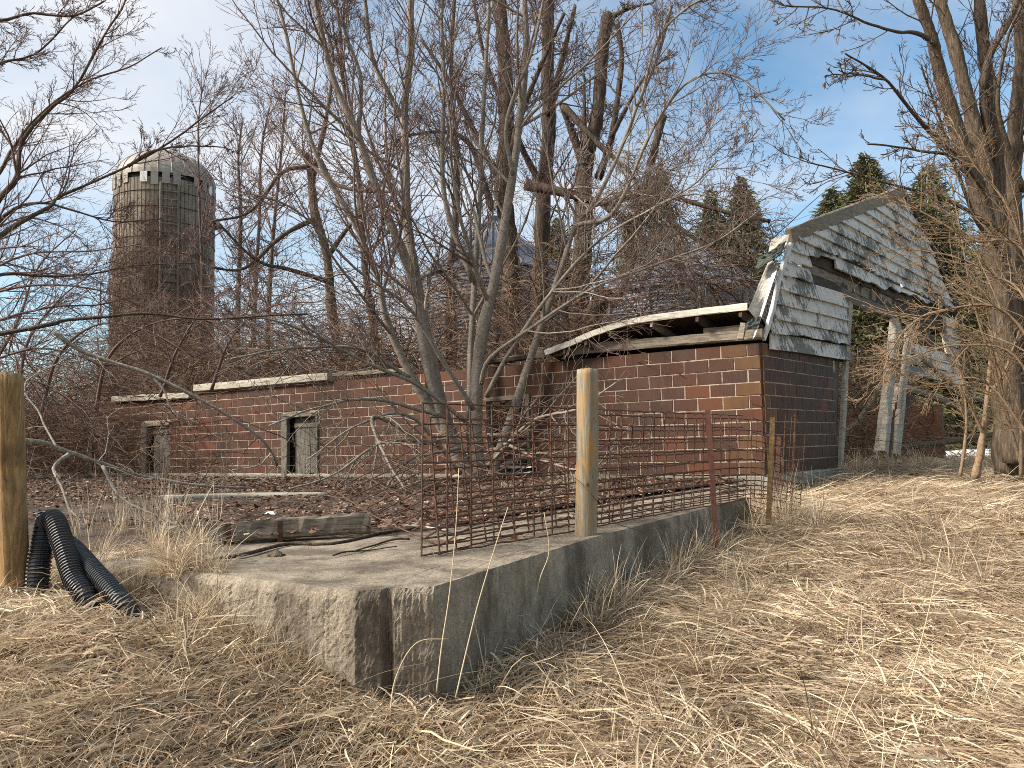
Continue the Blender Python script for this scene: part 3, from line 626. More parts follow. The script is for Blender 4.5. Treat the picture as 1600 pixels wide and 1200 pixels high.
for z in np.arange(.5, zc_, .4): s.tubes(A([(sc_[0] + (sr + .16) * math.cos(a0 + d), sc_[1] + (sr + .16) * math.sin(a0 + d), z) for d in (-.16, .16)]), .03, 4)
part('ladder', s, SILO, silo)
s = MB(); b0 = at(331, 353, SY); s.box(b0 - A([.1, .3, .12]), A([.55, 0, 0]), A([0, .6, 0]), A([0, 0, .22])); part('bracket', s, GAP, silo)
def bin_(x0, x1, yeave, ypeak, Y, label):
    c = at((x0 + x1) / 2, 600, Y); r = (x1 - x0) / 2 / F * Y; ze, zp = at((x0 + x1) / 2, yeave, Y - r * .5)[2], at((x0 + x1) / 2, ypeak, Y)[2]
    t = thing('grain_bin', (c[0], c[1], -.3), label, 'grain bin', 'corrugated grain bins behind the barn')
    zz = np.arange(-.3, ze, .03); s = MB(); s.add(*lathe([(r + .022 * math.sin(z / .12 * 2 * math.pi), z) for z in zz], c[0], c[1], 64)); part('wall', s, GALV, t, True)
    s = MB(); s.add(*lathe([(r + .12, ze - .05), (r + .12, ze), (.35, zp), (.35, zp + .25), (.02, zp + .35)], c[0], c[1], 32)); rf = part('roof', s, GALVR, t)
    for i in range(32):
        a = i / 32 * 2 * math.pi; s = MB(); s.tubes(A([(c[0] + (r + .1) * math.cos(a), c[1] + (r + .1) * math.sin(a), ze + .03), (c[0] + .36 * math.cos(a), c[1] + .36 * math.sin(a), zp + .03)]), .03, 4); part('roof_rib', s, GALVR, rf)
    s = MB()
    for i in range(12):
        a = i / 12 * 2 * math.pi; s.tubes(A([(c[0] + (r + .05) * math.cos(a), c[1] + (r + .05) * math.sin(a), z) for z in (-.3, ze)]), .04, 4)
    part('stiffener', s, GALV, t)
bin_(662, 888, 425, 352, 27., 'blue-grey corrugated grain bin standing directly behind the pale multi-stemmed tree')
bin_(932, 1200, 455, 372, 30., 'corrugated grain bin behind the fallen limbs left of the white gable')

# ------------------------------------------------------------------ trees
def sample(P, R, idx, t):
    k = P.shape[1]; s = t * (k - 1); i = np.minimum(s.astype(int), k - 2); u = (s - i)
    b = P[idx, i] * (1 - u)[:, None] + P[idx, i + 1] * u[:, None]; return b, nrm(P[idx, i + 1] - P[idx, i]), R[idx, i] * (1 - u) + R[idx, i + 1] * u
def grow(r, P, R, cnt_, t0=.15, t1=1., ang=(25, 60), lf=(.35, .6), npts=6, wig=.12, up=.05, rf=.6, rmin=.004, taper=.8, tl=.5, bias=None, Lmax=99):
    n_ = len(P); L = np.linalg.norm(np.diff(P, axis=1), axis=-1).sum(1)
    c = np.broadcast_to(np.asarray(cnt_), (n_,)); c = np.floor(c + r.random(n_)).astype(int); idx = np.repeat(np.arange(n_), c); m = len(idx)
    t = t0 + (t1 - t0) * r.random(m); b, tan, rad = sample(P, R, idx, t); rv = r.normal(size=(m, 3))
    if bias is not None: rv = rv + bias
    pe = nrm(rv - (rv * tan).sum(-1, keepdims=True) * tan); a = np.radians(r.uniform(*ang, m))[:, None]; d = nrm(np.cos(a) * tan + np.sin(a) * pe)
    ln = np.minimum(L[idx] * r.uniform(*lf, m) * (1 - tl * t), Lmax); st = (ln / (npts - 1))[:, None]; Q = np.empty((m, npts, 3)); Q[:, 0] = b
    for k in range(1, npts): d = nrm(d + r.normal(0, wig, (m, 3)) + A([0, 0, up])); Q[:, k] = Q[:, k - 1] + d * st
    r0 = np.maximum(np.minimum(rad * rf, ln * .011 + .0015), rmin)[:, None]; s_ = np.linspace(0, 1, npts)[None]
    return Q, np.maximum(r0 * (1 - taper * s_), rmin * .75)
def pxpath(pts, Y0, Y1, w0, w1, n=24, wob=.012, r=rng):
    """a limb drawn along a line of the photograph between two distances; widths in photo pixels"""
    k = len(pts); P = spline(A([at(x, y, Y0 + (Y1 - Y0) * i / (k - 1)) for i, (x, y) in enumerate(pts)]), n); P[1:] += np.cumsum(r.normal(0, wob, (n - 1, 3)), 0) * .3
    Y = np.linspace(Y0, Y1, n); return P, ((w1 + (w0 - w1) * (1 - np.linspace(0, 1, n)) ** 1.6) / 2) * Y / F
def tree(name, label, limbs, lv, bark, twig, cat='tree', group=None, sides=9, seed=1, n=24, trunks=None, crown_sides=3, pale=False):
    """limbs: [(points from base to tip, Y0, Y1, w0, w1)]; lv: twig levels"""
    r = np.random.default_rng(seed); Ps = [pxpath(*l, n=n, r=r) for l in limbs]; base = Ps[0][0][0]
    t = thing(name, (base[0], base[1], base[2]), label, cat, group)
    for i, (P, R) in enumerate(Ps):
        s = MB(); Rr = R * (1 + .06 * r.normal(size=len(R))); big = R.max() * F / P[0, 1] > 7
        if big: u_ = np.linspace(0, 1, n * 3); Pb = A([np.interp(u_, np.linspace(0, 1, n), P[:, c_]) for c_ in range(3)]).T; s.tubes(Pb, np.interp(u_, np.linspace(0, 1, n), Rr), 12); s.v[-1] = s.v[-1] + r.normal(0, 1, s.v[-1].shape) * (.055 * np.repeat(np.interp(u_, np.linspace(0, 1, n), R), 12)[:, None])
        else: s.tubes(P, Rr, 5)
        part(('trunk' if (trunks is None or i < trunks) else 'limb') if big else 'branch', s, bark, t, True)
    P = np.stack([p for p, _ in Ps]); R = np.stack([q for _, q in Ps]); s = MB()
    for li, kw in enumerate(lv):
        kw = dict(kw); sd_ = kw.pop('sides', crown_sides); P, R = grow(r, P, R, kw.pop('c'), **kw)
        if li == 0 and pale: s1 = MB(); s1.tubes(P, R, sd_, False); part('branch', s1, bark, t, True)
        else: s.tubes(P, R, sd_, False)
    part('crown', s, twig, t, True); return t

Yt = 14.35
main = [([(738, 755), (706, 690), (680, 620), (664, 540), (652, 460), (636, 405), (596, 310), (560, 205), (525, 125), (500, 25), (488, -70)], Yt, 13.2, 28, 8),
        ([(706, 692), (684, 610), (662, 500), (648, 420), (637, 340), (635, 250), (632, 175), (642, 75), (641, 0), (645, -80)], Yt, 15., 23, 10),
        ([(748, 752), (741, 680), (744, 600), (752, 525), (770, 450), (787, 360), (802, 275), (815, 175), (824, 75), (820, 0), (822, -80)], Yt, 14.0, 26, 9),
        ([(745, 750), (734, 690), (733, 600), (736, 500), (742, 400), (747, 320), (751, 230), (756, 120), (762, 10), (764, -60)], Yt, 15.2, 14, 6),
        ([(770, 750), (778, 712), (801, 650), (820, 590), (840, 530), (860, 475), (880, 415), (900, 352), (930, 320), (967, 245), (1000, 160), (1030, 90), (1050, 10)], Yt, 13.2, 17, 5),
        ([(712, 720), (688, 660), (645, 590), (606, 505), (590, 430), (548, 335), (500, 255), (470, 160), (450, 60), (430, -20)], Yt, 12.8, 18, 5),
        ([(632, 190), (610, 150), (581, 90), (571, 10), (560, -60)], 14.8, 14.2, 11, 6),
        ([(740, 440), (700, 335), (690, 250), (694, 130), (690, 20), (700, -60)], 14.6, 14., 11, 5),
        ([(560, 210), (565, 120), (540, 40), (545, -40)], 13.6, 13, 8, 4), ([(802, 275), (790, 190), (830, 80), (850, -10)], 14.1, 13.2, 9, 4),
        ([(760, 620), (790, 560), (850, 470), (930, 380), (1010, 330), (1080, 290), (1120, 250)], 14, 12.2, 9, 3),
        ([(752, 600), (765, 560), (840, 505), (930, 450), (1040, 410), (1120, 380), (1190, 330)], 14., 12.4, 8, 3),
        ([(740, 640), (690, 560), (640, 480), (560, 420), (470, 330), (400, 300)], 14., 12.2, 9, 3),
        ([(730, 660), (650, 600), (580, 570), (500, 530), (420, 500), (350, 500)], 14., 12, 8, 3),
        ([(900, 352), (960, 330), (1020, 200), (1080, 125), (1150, 120), (1225, 190)], 13.6, 12.6, 9, 3),
        ([(1000, 160), (1030, 60), (1080, 10), (1130, -10)], 13.3, 13, 6, 3)]
lvA = [dict(c=17, t0=.30, ang=(25, 62), lf=(.22, .55), npts=9, wig=.09, up=.07, rf=.5, rmin=.0065, tl=.55, sides=5),
       dict(c=9, t0=.15, ang=(25, 58), lf=(.3, .65), npts=7, wig=.10, up=.05, rf=.6, rmin=.0046, sides=4),
       dict(c=6, t0=.15, ang=(20, 55), lf=(.3, .65), npts=5, wig=.10, up=.05, rf=.7, rmin=.0038),
       dict(c=1.5, t0=.3, ang=(20, 50), lf=(.3, .6), npts=3, wig=.08, up=.05, rf=.8, rmin=.004)]
tree('maple_tree', 'pale grey multi-stemmed bare tree growing against the brick wall, red-budded twigs', main, lvA, BARK_S, TWIG_R, seed=5, trunks=6, pale=True)
# suckers and low pale twigs round its foot
low = [([(720, 740), (640, 650), (560, 665), (480, 720)], 14., 11.8, 7, 3), ([(700, 690), (600, 690), (520, 740), (455, 760)], 13.8, 11.2, 7, 3), ([(690, 650), (580, 625), (500, 640), (420, 670)], 13.8, 11.4, 7, 3),
       ([(760, 730), (830, 660), (900, 640), (960, 600)], 13.6, 10.5, 7, 3), ([(660, 690), (583, 650), (600, 710), (635, 765)], 13.6, 11., 6, 4), ([(640, 590), (560, 545), (450, 545), (360, 560)], 13.8, 12.2, 8, 3),
       ([(720, 700), (640, 720), (600, 770), (580, 800)], 13.6, 10.8, 6, 3), ([(780, 690), (850, 720), (920, 735), (960, 700)], 13.6, 11, 6, 2.5)]
lvS = [dict(c=10, t0=.1, ang=(20, 60), lf=(.25, .6), npts=7, wig=.14, up=-.02, rf=.6, rmin=.0065, sides=4), dict(c=5, t0=.1, ang=(20, 60), lf=(.3, .7), npts=5, wig=.14, up=0, rf=.7, rmin=.0052), dict(c=1.2, t0=.2, ang=(20, 55), lf=(.3, .7), npts=4, wig=.1, up=0, rmin=.0045)]
tree('shrub', 'tangled grey suckers spreading low round the foot of the multi-stemmed tree', low, lvS, BARK_L, TWIG_G, 'shrub', seed=6)

dark = [[([(800, 560), (799, 480), (798, 400), (790, 330), (785, 280), (792, 200), (790, 100), (780, 0), (770, -80)], 21, 21.5, 33, 22), ([(790, 260), (815, 180), (850, 90), (880, 20)], 21.3, 20.5, 14, 6), ([(786, 290), (740, 200), (700, 120), (660, 60)], 21.3, 21, 14, 5), ([(770, 330), (730, 220), (650, 210), (600, 240)], 21., 20, 12, 4)],
        [([(838, 560), (842, 480), (845, 400), (850, 300), (857, 200), (855, 125), (855, 0), (850, -80)], 21.8, 22.4, 31, 20), ([(857, 180), (880, 90), (900, 10)], 22, 21, 14, 7), ([(852, 300), (810, 220), (760, 100), (740, 0)], 22, 21, 14, 6)],
        [([(903, 530), (907, 440), (912, 350), (915, 250), (932, 190), (940, 90), (950, 25)], 20.5, 20.8, 35, 19), ([(914, 260), (912, 200), (912, 118)], 20.6, 20.6, 26, 3), ([(914, 262), (895, 210), (875, 160)], 20.6, 20.2, 20, 8),
         ([(935, 280), (955, 215), (970, 100), (965, 40)], 20.6, 20.2, 14, 8), ([(950, 30), (980, 15), (1020, 5)], 20.8, 20.2, 12, 3), ([(955, 215), (1000, 130), (1040, 90)], 20.3, 19.6, 9, 3)]]
lvD = [dict(c=13, t0=.3, ang=(25, 65), lf=(.12, .32), npts=8, wig=.16, up=.05, rf=.45, rmin=.014, sides=5), dict(c=8, t0=.15, ang=(25, 60), lf=(.3, .6), npts=6, wig=.15, up=.03, rmin=.009, sides=4), dict(c=5, t0=.15, ang=(25, 60), lf=(.3, .65), npts=4, wig=.13, up=0, rmin=.0065)]
for i, (l, lab) in enumerate(zip(dark, ('rough dark tree behind the barn, leftmost of the three thick trunks', 'rough dark tree behind the barn, middle of the three thick trunks', 'storm-broken dark tree with a splintered spike, right of two whole trunks'))):
    tree('dark_tree', lab, l, lvD, BARK_D, TWIG_D, group='dark trees behind the barn', seed=20 + i, trunks=1)
s = MB(); s.tubes(*pxpath([(918, 525), (928, 490), (945, 452)], 19.5, 19.6, 36, 28, 10), 10); solo('tree_stump', s, BARK_D, 'dark slanting stump beside the storm-broken trunk', 'stump', smooth=True)
# fallen limbs over the bins
fall = [([(822, 288), (890, 303), (950, 317), (1000, 302), (1060, 310), (1140, 332), (1205, 345)], 20, 17.5, 18, 6), ([(940, 315), (1000, 370), (1060, 410), (1130, 450)], 19.8, 17.5, 14, 4), ([(960, 480), (990, 400), (1010, 280), (1022, 235), (1036, 180)], 19.5, 19.5, 9, 14), ([(880, 165), (940, 230), (985, 270), (1010, 320)], 20, 19, 13, 5), ([(1000, 310), (1080, 370), (1160, 430), (1200, 470)], 18.6, 17, 10, 3)]
lvF = [dict(c=40, t0=.1, ang=(30, 80), lf=(.2, .5), npts=8, wig=.15, up=-.16, rf=.5, rmin=.010, sides=4, Lmax=2.8), dict(c=7, t0=.1, ang=(20, 60), lf=(.3, .7), npts=6, wig=.14, up=-.12, rmin=.008), dict(c=3, t0=.1, ang=(20, 60), lf=(.3, .7), npts=4, wig=.12, up=-.1, rmin=.0065)]
tree('fallen_limb', 'great fallen limb with drooping grey twigs lying across the bins behind the roof edge', fall, lvF, BARK_D, TWIG_G, 'fallen limb', seed=31)
# trees to the left of it, thin and far
lvB = [dict(c=40, t0=.15, ang=(25, 60), lf=(.14, .34), npts=7, wig=.1, up=.08, rf=.5, rmin=.012, sides=4), dict(c=6, t0=.1, ang=(25, 55), lf=(.3, .6), npts=5, wig=.1, up=.05, rmin=.009), dict(c=3, t0=.1, ang=(25, 55), lf=(.3, .6), npts=3, wig=.1, up=.05, rmin=.008)]
thin = [([(368, 600), (372, 470), (376, 330), (372, 250), (378, 190)], 30, 30, 12, 3, 'slim bare tree just right of the silo'), ([(394, 600), (398, 470), (405, 340), (408, 240), (420, 170)], 32, 32, 10, 3, 'slim bare tree second to the right of the silo'),
        ([(416, 600), (420, 470), (428, 350), (440, 230), (446, 140)], 29, 29, 11, 3, 'slim bare tree third to the right of the silo'), ([(310, 620), (316, 450), (312, 320), (310, 200), (316, 140)], 31, 31, 8, 2, 'slim bare sapling rising in front of the right side of the silo'),
        ([(590, 560), (570, 420), (560, 280), (540, 160), (530, 40), (520, -40)], 24, 24, 14, 5, 'slim bare tree behind the left stems of the pale tree'), ([(700, 560), (705, 420), (715, 280), (705, 120), (710, -10)], 25, 25, 16, 6, 'slim bare tree in front of the nearer grain bin')]
for i, (p, a, b, w0, w1, lab) in enumerate(thin): tree('slim_tree', lab, [(p, a, b, w0, w1)], lvB, BARK_R, TWIG_R if i < 4 else TWIG_D, group='slim bare trees in the background', seed=40 + i)
stub = [([(540, 600), (520, 500), (512, 400), (492, 330), (487, 270), (478, 240)], 23, 23, 17, 12), ([(500, 250), (520, 285), (560, 298), (620, 300)], 22.8, 22, 10, 5), ([(490, 260), (440, 270), (390, 330), (330, 345)], 23, 21.5, 9, 4), ([(495, 340), (440, 370), (380, 420), (330, 420)], 23, 21, 10, 4), ([(488, 280), (510, 180), (520, 90), (500, 20)], 23, 23, 10, 4), ([(512, 400), (560, 340), (620, 310)], 23, 22, 10, 4), ([(515, 440), (450, 420), (400, 405), (340, 345)], 23, 21, 10, 4)]
tree('gnarled_tree', 'gnarled lopped tree with crooked dark limbs between silo and pale tree', stub, [dict(lvD[0], c=13), lvD[1], lvD[2]], BARK_R, TWIG_R, seed=50, trunks=1)
# the tree whose limbs reach in from the left edge
left = [([(-120, 430), (-40, 395), (0, 370), (40, 345), (78, 325), (96, 307), (200, 260), (260, 225), (320, 180), (362, 152)], 9.2, 9.8, 12, 2.5), ([(200, 260), (245, 236), (300, 229), (352, 233)], 9.5, 9.6, 6, 2), ([(-60, 400), (0, 310), (25, 280), (32, 225), (75, 170), (115, 140), (165, 50), (190, 10), (200, -40)], 9.4, 9., 12, 2.5),
        ([(-60, 330), (0, 272), (20, 232), (65, 177), (130, 130), (200, 105), (250, 75)], 9.4, 9.6, 9, 2), ([(-80, 30), (0, 32), (50, 22), (115, 25), (165, 3)], 8, 8.4, 7, 3), ([(-90, 470), (0, 430), (80, 432), (150, 428), (210, 415), (310, 410)], 9.6, 10.4, 8, 2), ([(-90, 130), (0, 100), (60, 80), (120, 20)], 9, 9.2, 7, 2.5), ([(-80, 470), (0, 342), (60, 318), (110, 330), (180, 350), (250, 345)], 9.4, 10, 8, 2)]
lvL = [dict(c=17, t0=.12, ang=(22, 55), lf=(.14, .40), npts=8, wig=.11, up=.03, rf=.55, rmin=.004, sides=4), dict(c=10, t0=.1, ang=(25, 55), lf=(.3, .65), npts=6, wig=.12, up=.02, rmin=.0034), dict(c=4.5, t0=.1, ang=(25, 60), lf=(.3, .6), npts=4, wig=.12, up=.03, rmin=.0027)]
tree('overhanging_tree', 'bare tree whose dark limbs reach in from the left edge before the silo', left, lvL, BARK_R, TWIG_R, seed=60, pale=False)
low2 = [([(-60, 530), (0, 523), (85, 507), (100, 502), (185, 494), (235, 491), (320, 500), (425, 494), (480, 492)], 8.4, 9.6, 9, 3)]
tree('dark_branch', 'long level dark branch crossing in front of the silo foot', low2, [dict(c=20, t0=.1, ang=(30, 75), lf=(.06, .16), npts=7, wig=.16, up=-.06, rf=.5, rmin=.005), dict(c=4, t0=.1, ang=(25, 60), lf=(.3, .7), npts=5, wig=.13, up=-.03, rmin=.0035)], BARK_D, TWIG_D, 'branch', seed=61)
pale = [([(82, 518), (135, 550), (233, 585), (325, 631), (400, 680), (424, 706), (434, 730)], 8.2, 9.4, 8, 4), ([(233, 585), (255, 605), (270, 640), (310, 662)], 8.6, 8.6, 5, 2.5), ([(424, 706), (405, 728), (360, 736)], 9.3, 9.1, 3.5, 2)]
tree('pale_branch', 'pale dead branch slanting down across the brick wall towards the board door', pale, [dict(c=7, t0=.1, ang=(30, 75), lf=(.10, .22), npts=6, wig=.2, up=-.02, rmin=.0045), dict(c=3, t0=.1, ang=(25, 60), lf=(.3, .7), npts=4, wig=.15, up=0, rmin=.0035)], BARK_L, TWIG_G, 'branch', seed=62)
lich = [([(30, 686), (60, 692), (108, 710), (152, 726), (200, 742), (244, 753), (325, 764), (380, 768)], 5.6, 7.4, 9, 4), ([(108, 710), (92, 722), (89, 740), (103, 767), (118, 800), (146, 828)], 5.9, 5.6, 7, 3.5), ([(160, 728), (190, 780), (235, 800), (300, 828)], 6.2, 6., 6, 3), ([(90, 700), (60, 650), (40, 600), (110, 560)], 5.9, 6.4, 4, 2)]
tree('lichen_branch', 'fallen lichen-covered branch propped on the leaning left post', lich, [dict(c=7, t0=.1, ang=(30, 75), lf=(.15, .35), npts=6, wig=.2, up=.0, rmin=.004), dict(c=3, t0=.1, ang=(25, 60), lf=(.3, .7), npts=4, wig=.15, up=0, rmin=.003)], BARK_L, TWIG_G, 'branch', seed=63)
lm = [([(-120, 500), (0, 455), (80, 445), (170, 460), (260, 500)], 12.5, 13, 6, 2), ([(-120, 560), (0, 500), (90, 480), (160, 478), (230, 455)], 12, 13.5, 6, 2), ([(-120, 480), (-10, 420), (60, 395), (140, 392), (220, 380)], 13, 13.6, 6, 2), ([(-120, 600), (0, 560), (60, 545), (130, 560), (210, 600)], 12, 12.6, 6, 2),
      ([(-120, 620), (0, 590), (70, 600), (120, 640), (150, 700)], 11, 11.5, 6, 2), ([(60, 660), (90, 560), (150, 510), (230, 520), (300, 560)], 15, 14, 7, 2), ([(150, 640), (170, 560), (230, 510), (320, 500), (400, 540)], 16, 15, 7, 2), ([(30, 650), (40, 540), (90, 470), (150, 420)], 15, 15, 7, 2), ([(-60, 640), (20, 520), (60, 420), (120, 360)], 14, 14, 7, 2), ([(250, 620), (280, 540), (330, 470), (390, 440)], 17, 16.5, 6, 2), ([(330, 610), (360, 530), (420, 480), (500, 470)], 17, 16.5, 6, 2)]
tree('thicket', 'reddish arching thicket of thin layered twigs before the silo foot at left', lm, [dict(c=16, t0=.1, ang=(20, 60), lf=(.2, .5), npts=8, wig=.10, up=.0, rf=.6, rmin=.0055, sides=4), dict(c=8, t0=.1, ang=(22, 58), lf=(.3, .65), npts=6, wig=.11, up=0, rmin=.0042), dict(c=3, t0=.1, ang=(22, 58), lf=(.3, .6), npts=4, wig=.1, up=.0, rmin=.0036)], TWIG_R, TWIG_R, 'shrub', seed=64)
# the big tree on the right
RY = 10.6
right = [([(1578, 740), (1572, 640), (1568, 500), (1558, 380), (1545, 300), (1528, 225), (1513, 160), (1492, 75), (1470, 0), (1455, -80)], RY + 1.5, RY + 1, 46, 17), ([(1590, 720), (1580, 600), (1556, 400), (1525, 285), (1500, 215), (1470, 115), (1460, 65), (1436, 0), (1420, -60)], RY + 1.2, RY, 38, 15), ([(1576, 640), (1562, 400), (1555, 225), (1550, 175), (1540, 100), (1530, 0), (1520, -70)], RY + 1.4, RY + 1.2, 34, 16), ([(1610, 720), (1592, 500), (1582, 300), (1586, 200), (1596, 100), (1590, 0), (1590, -60)], RY + 1.8, RY + 1.5, 38, 18),
         ([(1548, 240), (1535, 140), (1548, 80), (1575, 30), (1590, -20)], RY + 1.2, RY + 1., 14, 9), ([(1462, 70), (1435, 53), (1400, 50), (1350, 36), (1300, 15), (1225, 10)], RY + .3, RY - 1.4, 9, 2.5), ([(1535, 290), (1500, 246), (1460, 215), (1420, 170), (1385, 125), (1345, 98), (1318, 82)], RY + .6, RY - 1, 12, 3), ([(1540, 300), (1495, 248), (1440, 236), (1358, 225)], RY + .6, RY - .6, 9, 3), ([(1385, 125), (1350, 118), (1312, 115), (1290, 118)], RY - .6, RY - 1, 4, 2), ([(1560, 360), (1480, 310), (1410, 290), (1330, 270), (1268, 253)], RY + .6, RY - 1.4, 8, 2.5), ([(1570, 400), (1520, 330), (1480, 210), (1440, 100)], RY + .8, RY - .5, 10, 3), ([(1600, 300), (1560, 180), (1570, 80), (1600, 0)], RY, RY - 1, 10, 4)]
lvR = [dict(c=14, t0=.3, ang=(22, 60), lf=(.12, .30), npts=8, wig=.11, up=.05, rf=.45, rmin=.008, sides=4, bias=A([-.5, -.2, 0])), dict(c=6, t0=.15, ang=(25, 55), lf=(.3, .6), npts=6, wig=.11, up=.03, rmin=.0055), dict(c=3.5, t0=.15, ang=(25, 55), lf=(.3, .6), npts=4, wig=.1, up=.03, rmin=.004)]
tree('brown_tree', 'thick-trunked brown bare tree rising along the right edge beside the gable', right, lvR, BARK_R, TWIG_D, seed=70, trunks=4)
thick = [([(1640, 720), (1620, 560), (1560, 480), (1467, 487), (1437, 497), (1412, 518), (1385, 560)], 8.6, 9, 6, 2.5), ([(1660, 600), (1600, 395), (1520, 375), (1440, 330), (1380, 300)], 8.8, 9.4, 7, 2.5), ([(1640, 700), (1590, 560), (1500, 540), (1420, 560), (1350, 590)], 9, 9.6, 6, 2), ([(1660, 640), (1600, 470), (1550, 430), (1480, 400), (1400, 390)], 8.6, 9.4, 6, 2),
         ([(1640, 740), (1580, 640), (1530, 590), (1460, 600), (1400, 580)], 9.4, 10, 6, 2), ([(1600, 740), (1560, 600), (1520, 480), (1500, 380), (1480, 280)], 9.8, 10, 6, 2), ([(1650, 560), (1580, 330), (1520, 250), (1480, 170)], 8.8, 9.4, 6, 2), ([(1500, 745), (1510, 660), (1500, 580), (1470, 520)], 12, 12, 6, 3), ([(1595, 745), (1590, 640), (1550, 540), (1530, 440)], 9.6, 10, 6, 3)]
tree('thicket', 'tan whippy thicket arching in from the right over the gable end', thick, [dict(c=26, t0=.15, ang=(22, 60), lf=(.15, .42), npts=8, wig=.10, up=.02, rf=.6, rmin=.0055, sides=4), dict(c=5.5, t0=.1, ang=(22, 55), lf=(.3, .7), npts=6, wig=.11, up=.02, rmin=.0042), dict(c=2.5, t0=.1, ang=(25, 55), lf=(.3, .6), npts=4, wig=.1, up=.02, rmin=.0034)], TWIG_T, TWIG_T, 'shrub', seed=71)
sap = [([(1524, 748), (1534, 700), (1541, 650), (1546, 590), (1556, 520)], 11, 11, 14, 6), ([(1538, 680), (1520, 640), (1500, 600)], 11, 10.8, 6, 3), ([(1544, 620), (1570, 580), (1590, 520)], 11, 10.8, 6, 3)]
tree('sapling', 'tan forked sapling standing alone in the grass right of the doorway', sap, [dict(c=9, t0=.3, ang=(25, 60), lf=(.25, .5), npts=6, wig=.12, up=.05, rmin=.006), dict(c=4, ang=(25, 60), lf=(.3, .6), npts=4, wig=.12, rmin=.0045)], TWIG_T, TWIG_T, 'tree', seed=72)

# conifers far behind
def conifer_mesh(seed, Hh=14., Rr=4.6):
    r = np.random.default_rng(seed); V, cc = [], []; n_ = 36000
    z = 1 - r.random(n_) ** .62; z = np.clip(z, .04, .995); a0 = r.integers(0, 11, n_) / 11 * 2 * math.pi + np.floor(z * 34) * 1.9; a = a0 + r.normal(0, .16, n_)
    lim = Rr * (1 - z) ** .68 * (1 + .28 * np.sin(np.floor(z * 34) * 2.7 + a0 * 3)); q = r.random(n_) ** .55; rad = lim * q
    zz = z * Hh - .32 * rad + .14 * rad ** 2 / max(Rr, .1) + r.normal(0, .06, n_)
    c = np.stack([rad * np.cos(a), rad * np.sin(a), zz], -1); d = nrm(np.stack([np.cos(a), np.sin(a), -.25 + 0 * a], -1) + r.normal(0, .45, (n_, 3))); w = nrm(np.cross(d, r.normal(size=(n_, 3))))
    ln = r.uniform(.16, .42, n_)[:, None]; wd = r.uniform(.03, .065, n_)[:, None]
    V = np.stack([c - w * wd, c + w * wd, c + d * ln + w * wd * .3, c + d * ln - w * wd * .3], 1).reshape(-1, 3)
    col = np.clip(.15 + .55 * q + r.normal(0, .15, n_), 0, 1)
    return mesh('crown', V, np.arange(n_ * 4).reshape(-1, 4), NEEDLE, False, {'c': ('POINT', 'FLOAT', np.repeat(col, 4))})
cms = [conifer_mesh(i) for i in (1, 2)]
tm = MB(); tm.tubes(A([(0, 0, -.3), (0, 0, 6.), (0, 0, 13.6)]), A([.3, .2, .03])[None], 8); tme_ = tm.mesh('trunk', BARK_D)
con = [(1030, 252, 46, .6, 'dark spruce showing its tip through the broken limbs, leftmost of the spruces'), (1110, 292, 48, .7, 'low spruce between two taller ones left of the gable'), (1158, 276, 47, .85, 'dark spruce just left of the white gable'), (1352, 240, 44, 1.15, 'tallest dark spruce rising behind the gable peak'), (1300, 292, 50, 1.1, 'spruce half hidden behind the left slope of the gable'), (1448, 258, 46, 1.1, 'sunlit yellowish spruce behind the right slope of the gable'), (985, 330, 50, .6, 'small spruce glimpsed between dark trunks'), (1560, 330, 48, 1.1, 'spruce behind the thick trunk at the right edge'), (870, 340, 52, .8, 'spruce glimpsed low between the dark trunks over the bin')]
for i, (px, py, Y, ws, lab) in enumerate(con):
    p = at(px, py, Y); h = (p[2] + .3) / 14.; t = thing('spruce_tree', (p[0], p[1], -.3), lab, 'spruce', 'spruces behind the barn'); t.scale = (ws, ws, h); t.rotation_euler = (0, 0, i * 1.3)
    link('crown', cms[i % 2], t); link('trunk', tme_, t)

# brush heaped inside and behind the fallen barn
def brush(name, boxes, mat, seed, n_=None, rmin=.005):
    r = np.random.default_rng(seed); s = MB()
    for (c0, c1, z0, z1, o0, o1, num, ln, zup, P) in boxes:
        t = r.uniform(c0, c1, num); o = r.uniform(o0, o1, num); z = z0 + (z1 - z0) * r.random(num) ** 1.3; b = A([P(t[i], z[i], o[i]) for i in range(num)])
        d = nrm(r.normal(size=(num, 3)) * A([1, 1, .55]) + A([0, 0, zup])); L = r.uniform(.4, 1, num)[:, None] * ln; Q = np.empty((num, 7, 3)); Q[:, 0] = b
        for k in range(1, 7): d = nrm(d + r.normal(0, .16, (num, 3)) + A([0, 0, -.07])); Q[:, k] = Q[:, k - 1] + d * L / 6
        Q[..., 2] = np.maximum(Q[..., 2], .02); R = (rmin + .012 * r.random(num) ** 4)[:, None] * np.linspace(1, .45, 7)[None]; s.tubes(Q, R, 3, False)
    return solo(name, s, mat, kind='stuff')
brush('brush_heap', [(9.5, 26, .3, 3.4, -6, -.5, 9000, 2.6, .15, LW), (9.5, 30, 1.5, 5.6, -10, -2., 5500, 2.8, .1, LW), (18, 32, 1.5, 6.2, -12, -4., 2600, 3., .1, LW), (13, 26, .3, 2.2, -.4, 1.2, 900, 2.0, .05, LW), (2.5, 10.5, .2, 2.8, -4, -.6, 3000, 2.2, .12, LW), (1.5, 11, 1.2, 5.0, -6, -1.6, 3400, 2.4, .1, LW), (16.5, 28, .2, 3.4, .3, 4.0, 3200, 2.2, .15, LW)], BRUSH, 80, rmin=.006)
brush('doorway_debris', [(3.2, 12, .0, 2.7, -3.5, -.5, 1900, 1.9, .1, GW), (8, 16, -.1, 1.0, -3, .5, 350, 1.6, .05, GW), (11, 22, -.2, 3.2, -12, -4, 450, 2.4, .2, GW)], BRUSH, 81, rmin=.006)
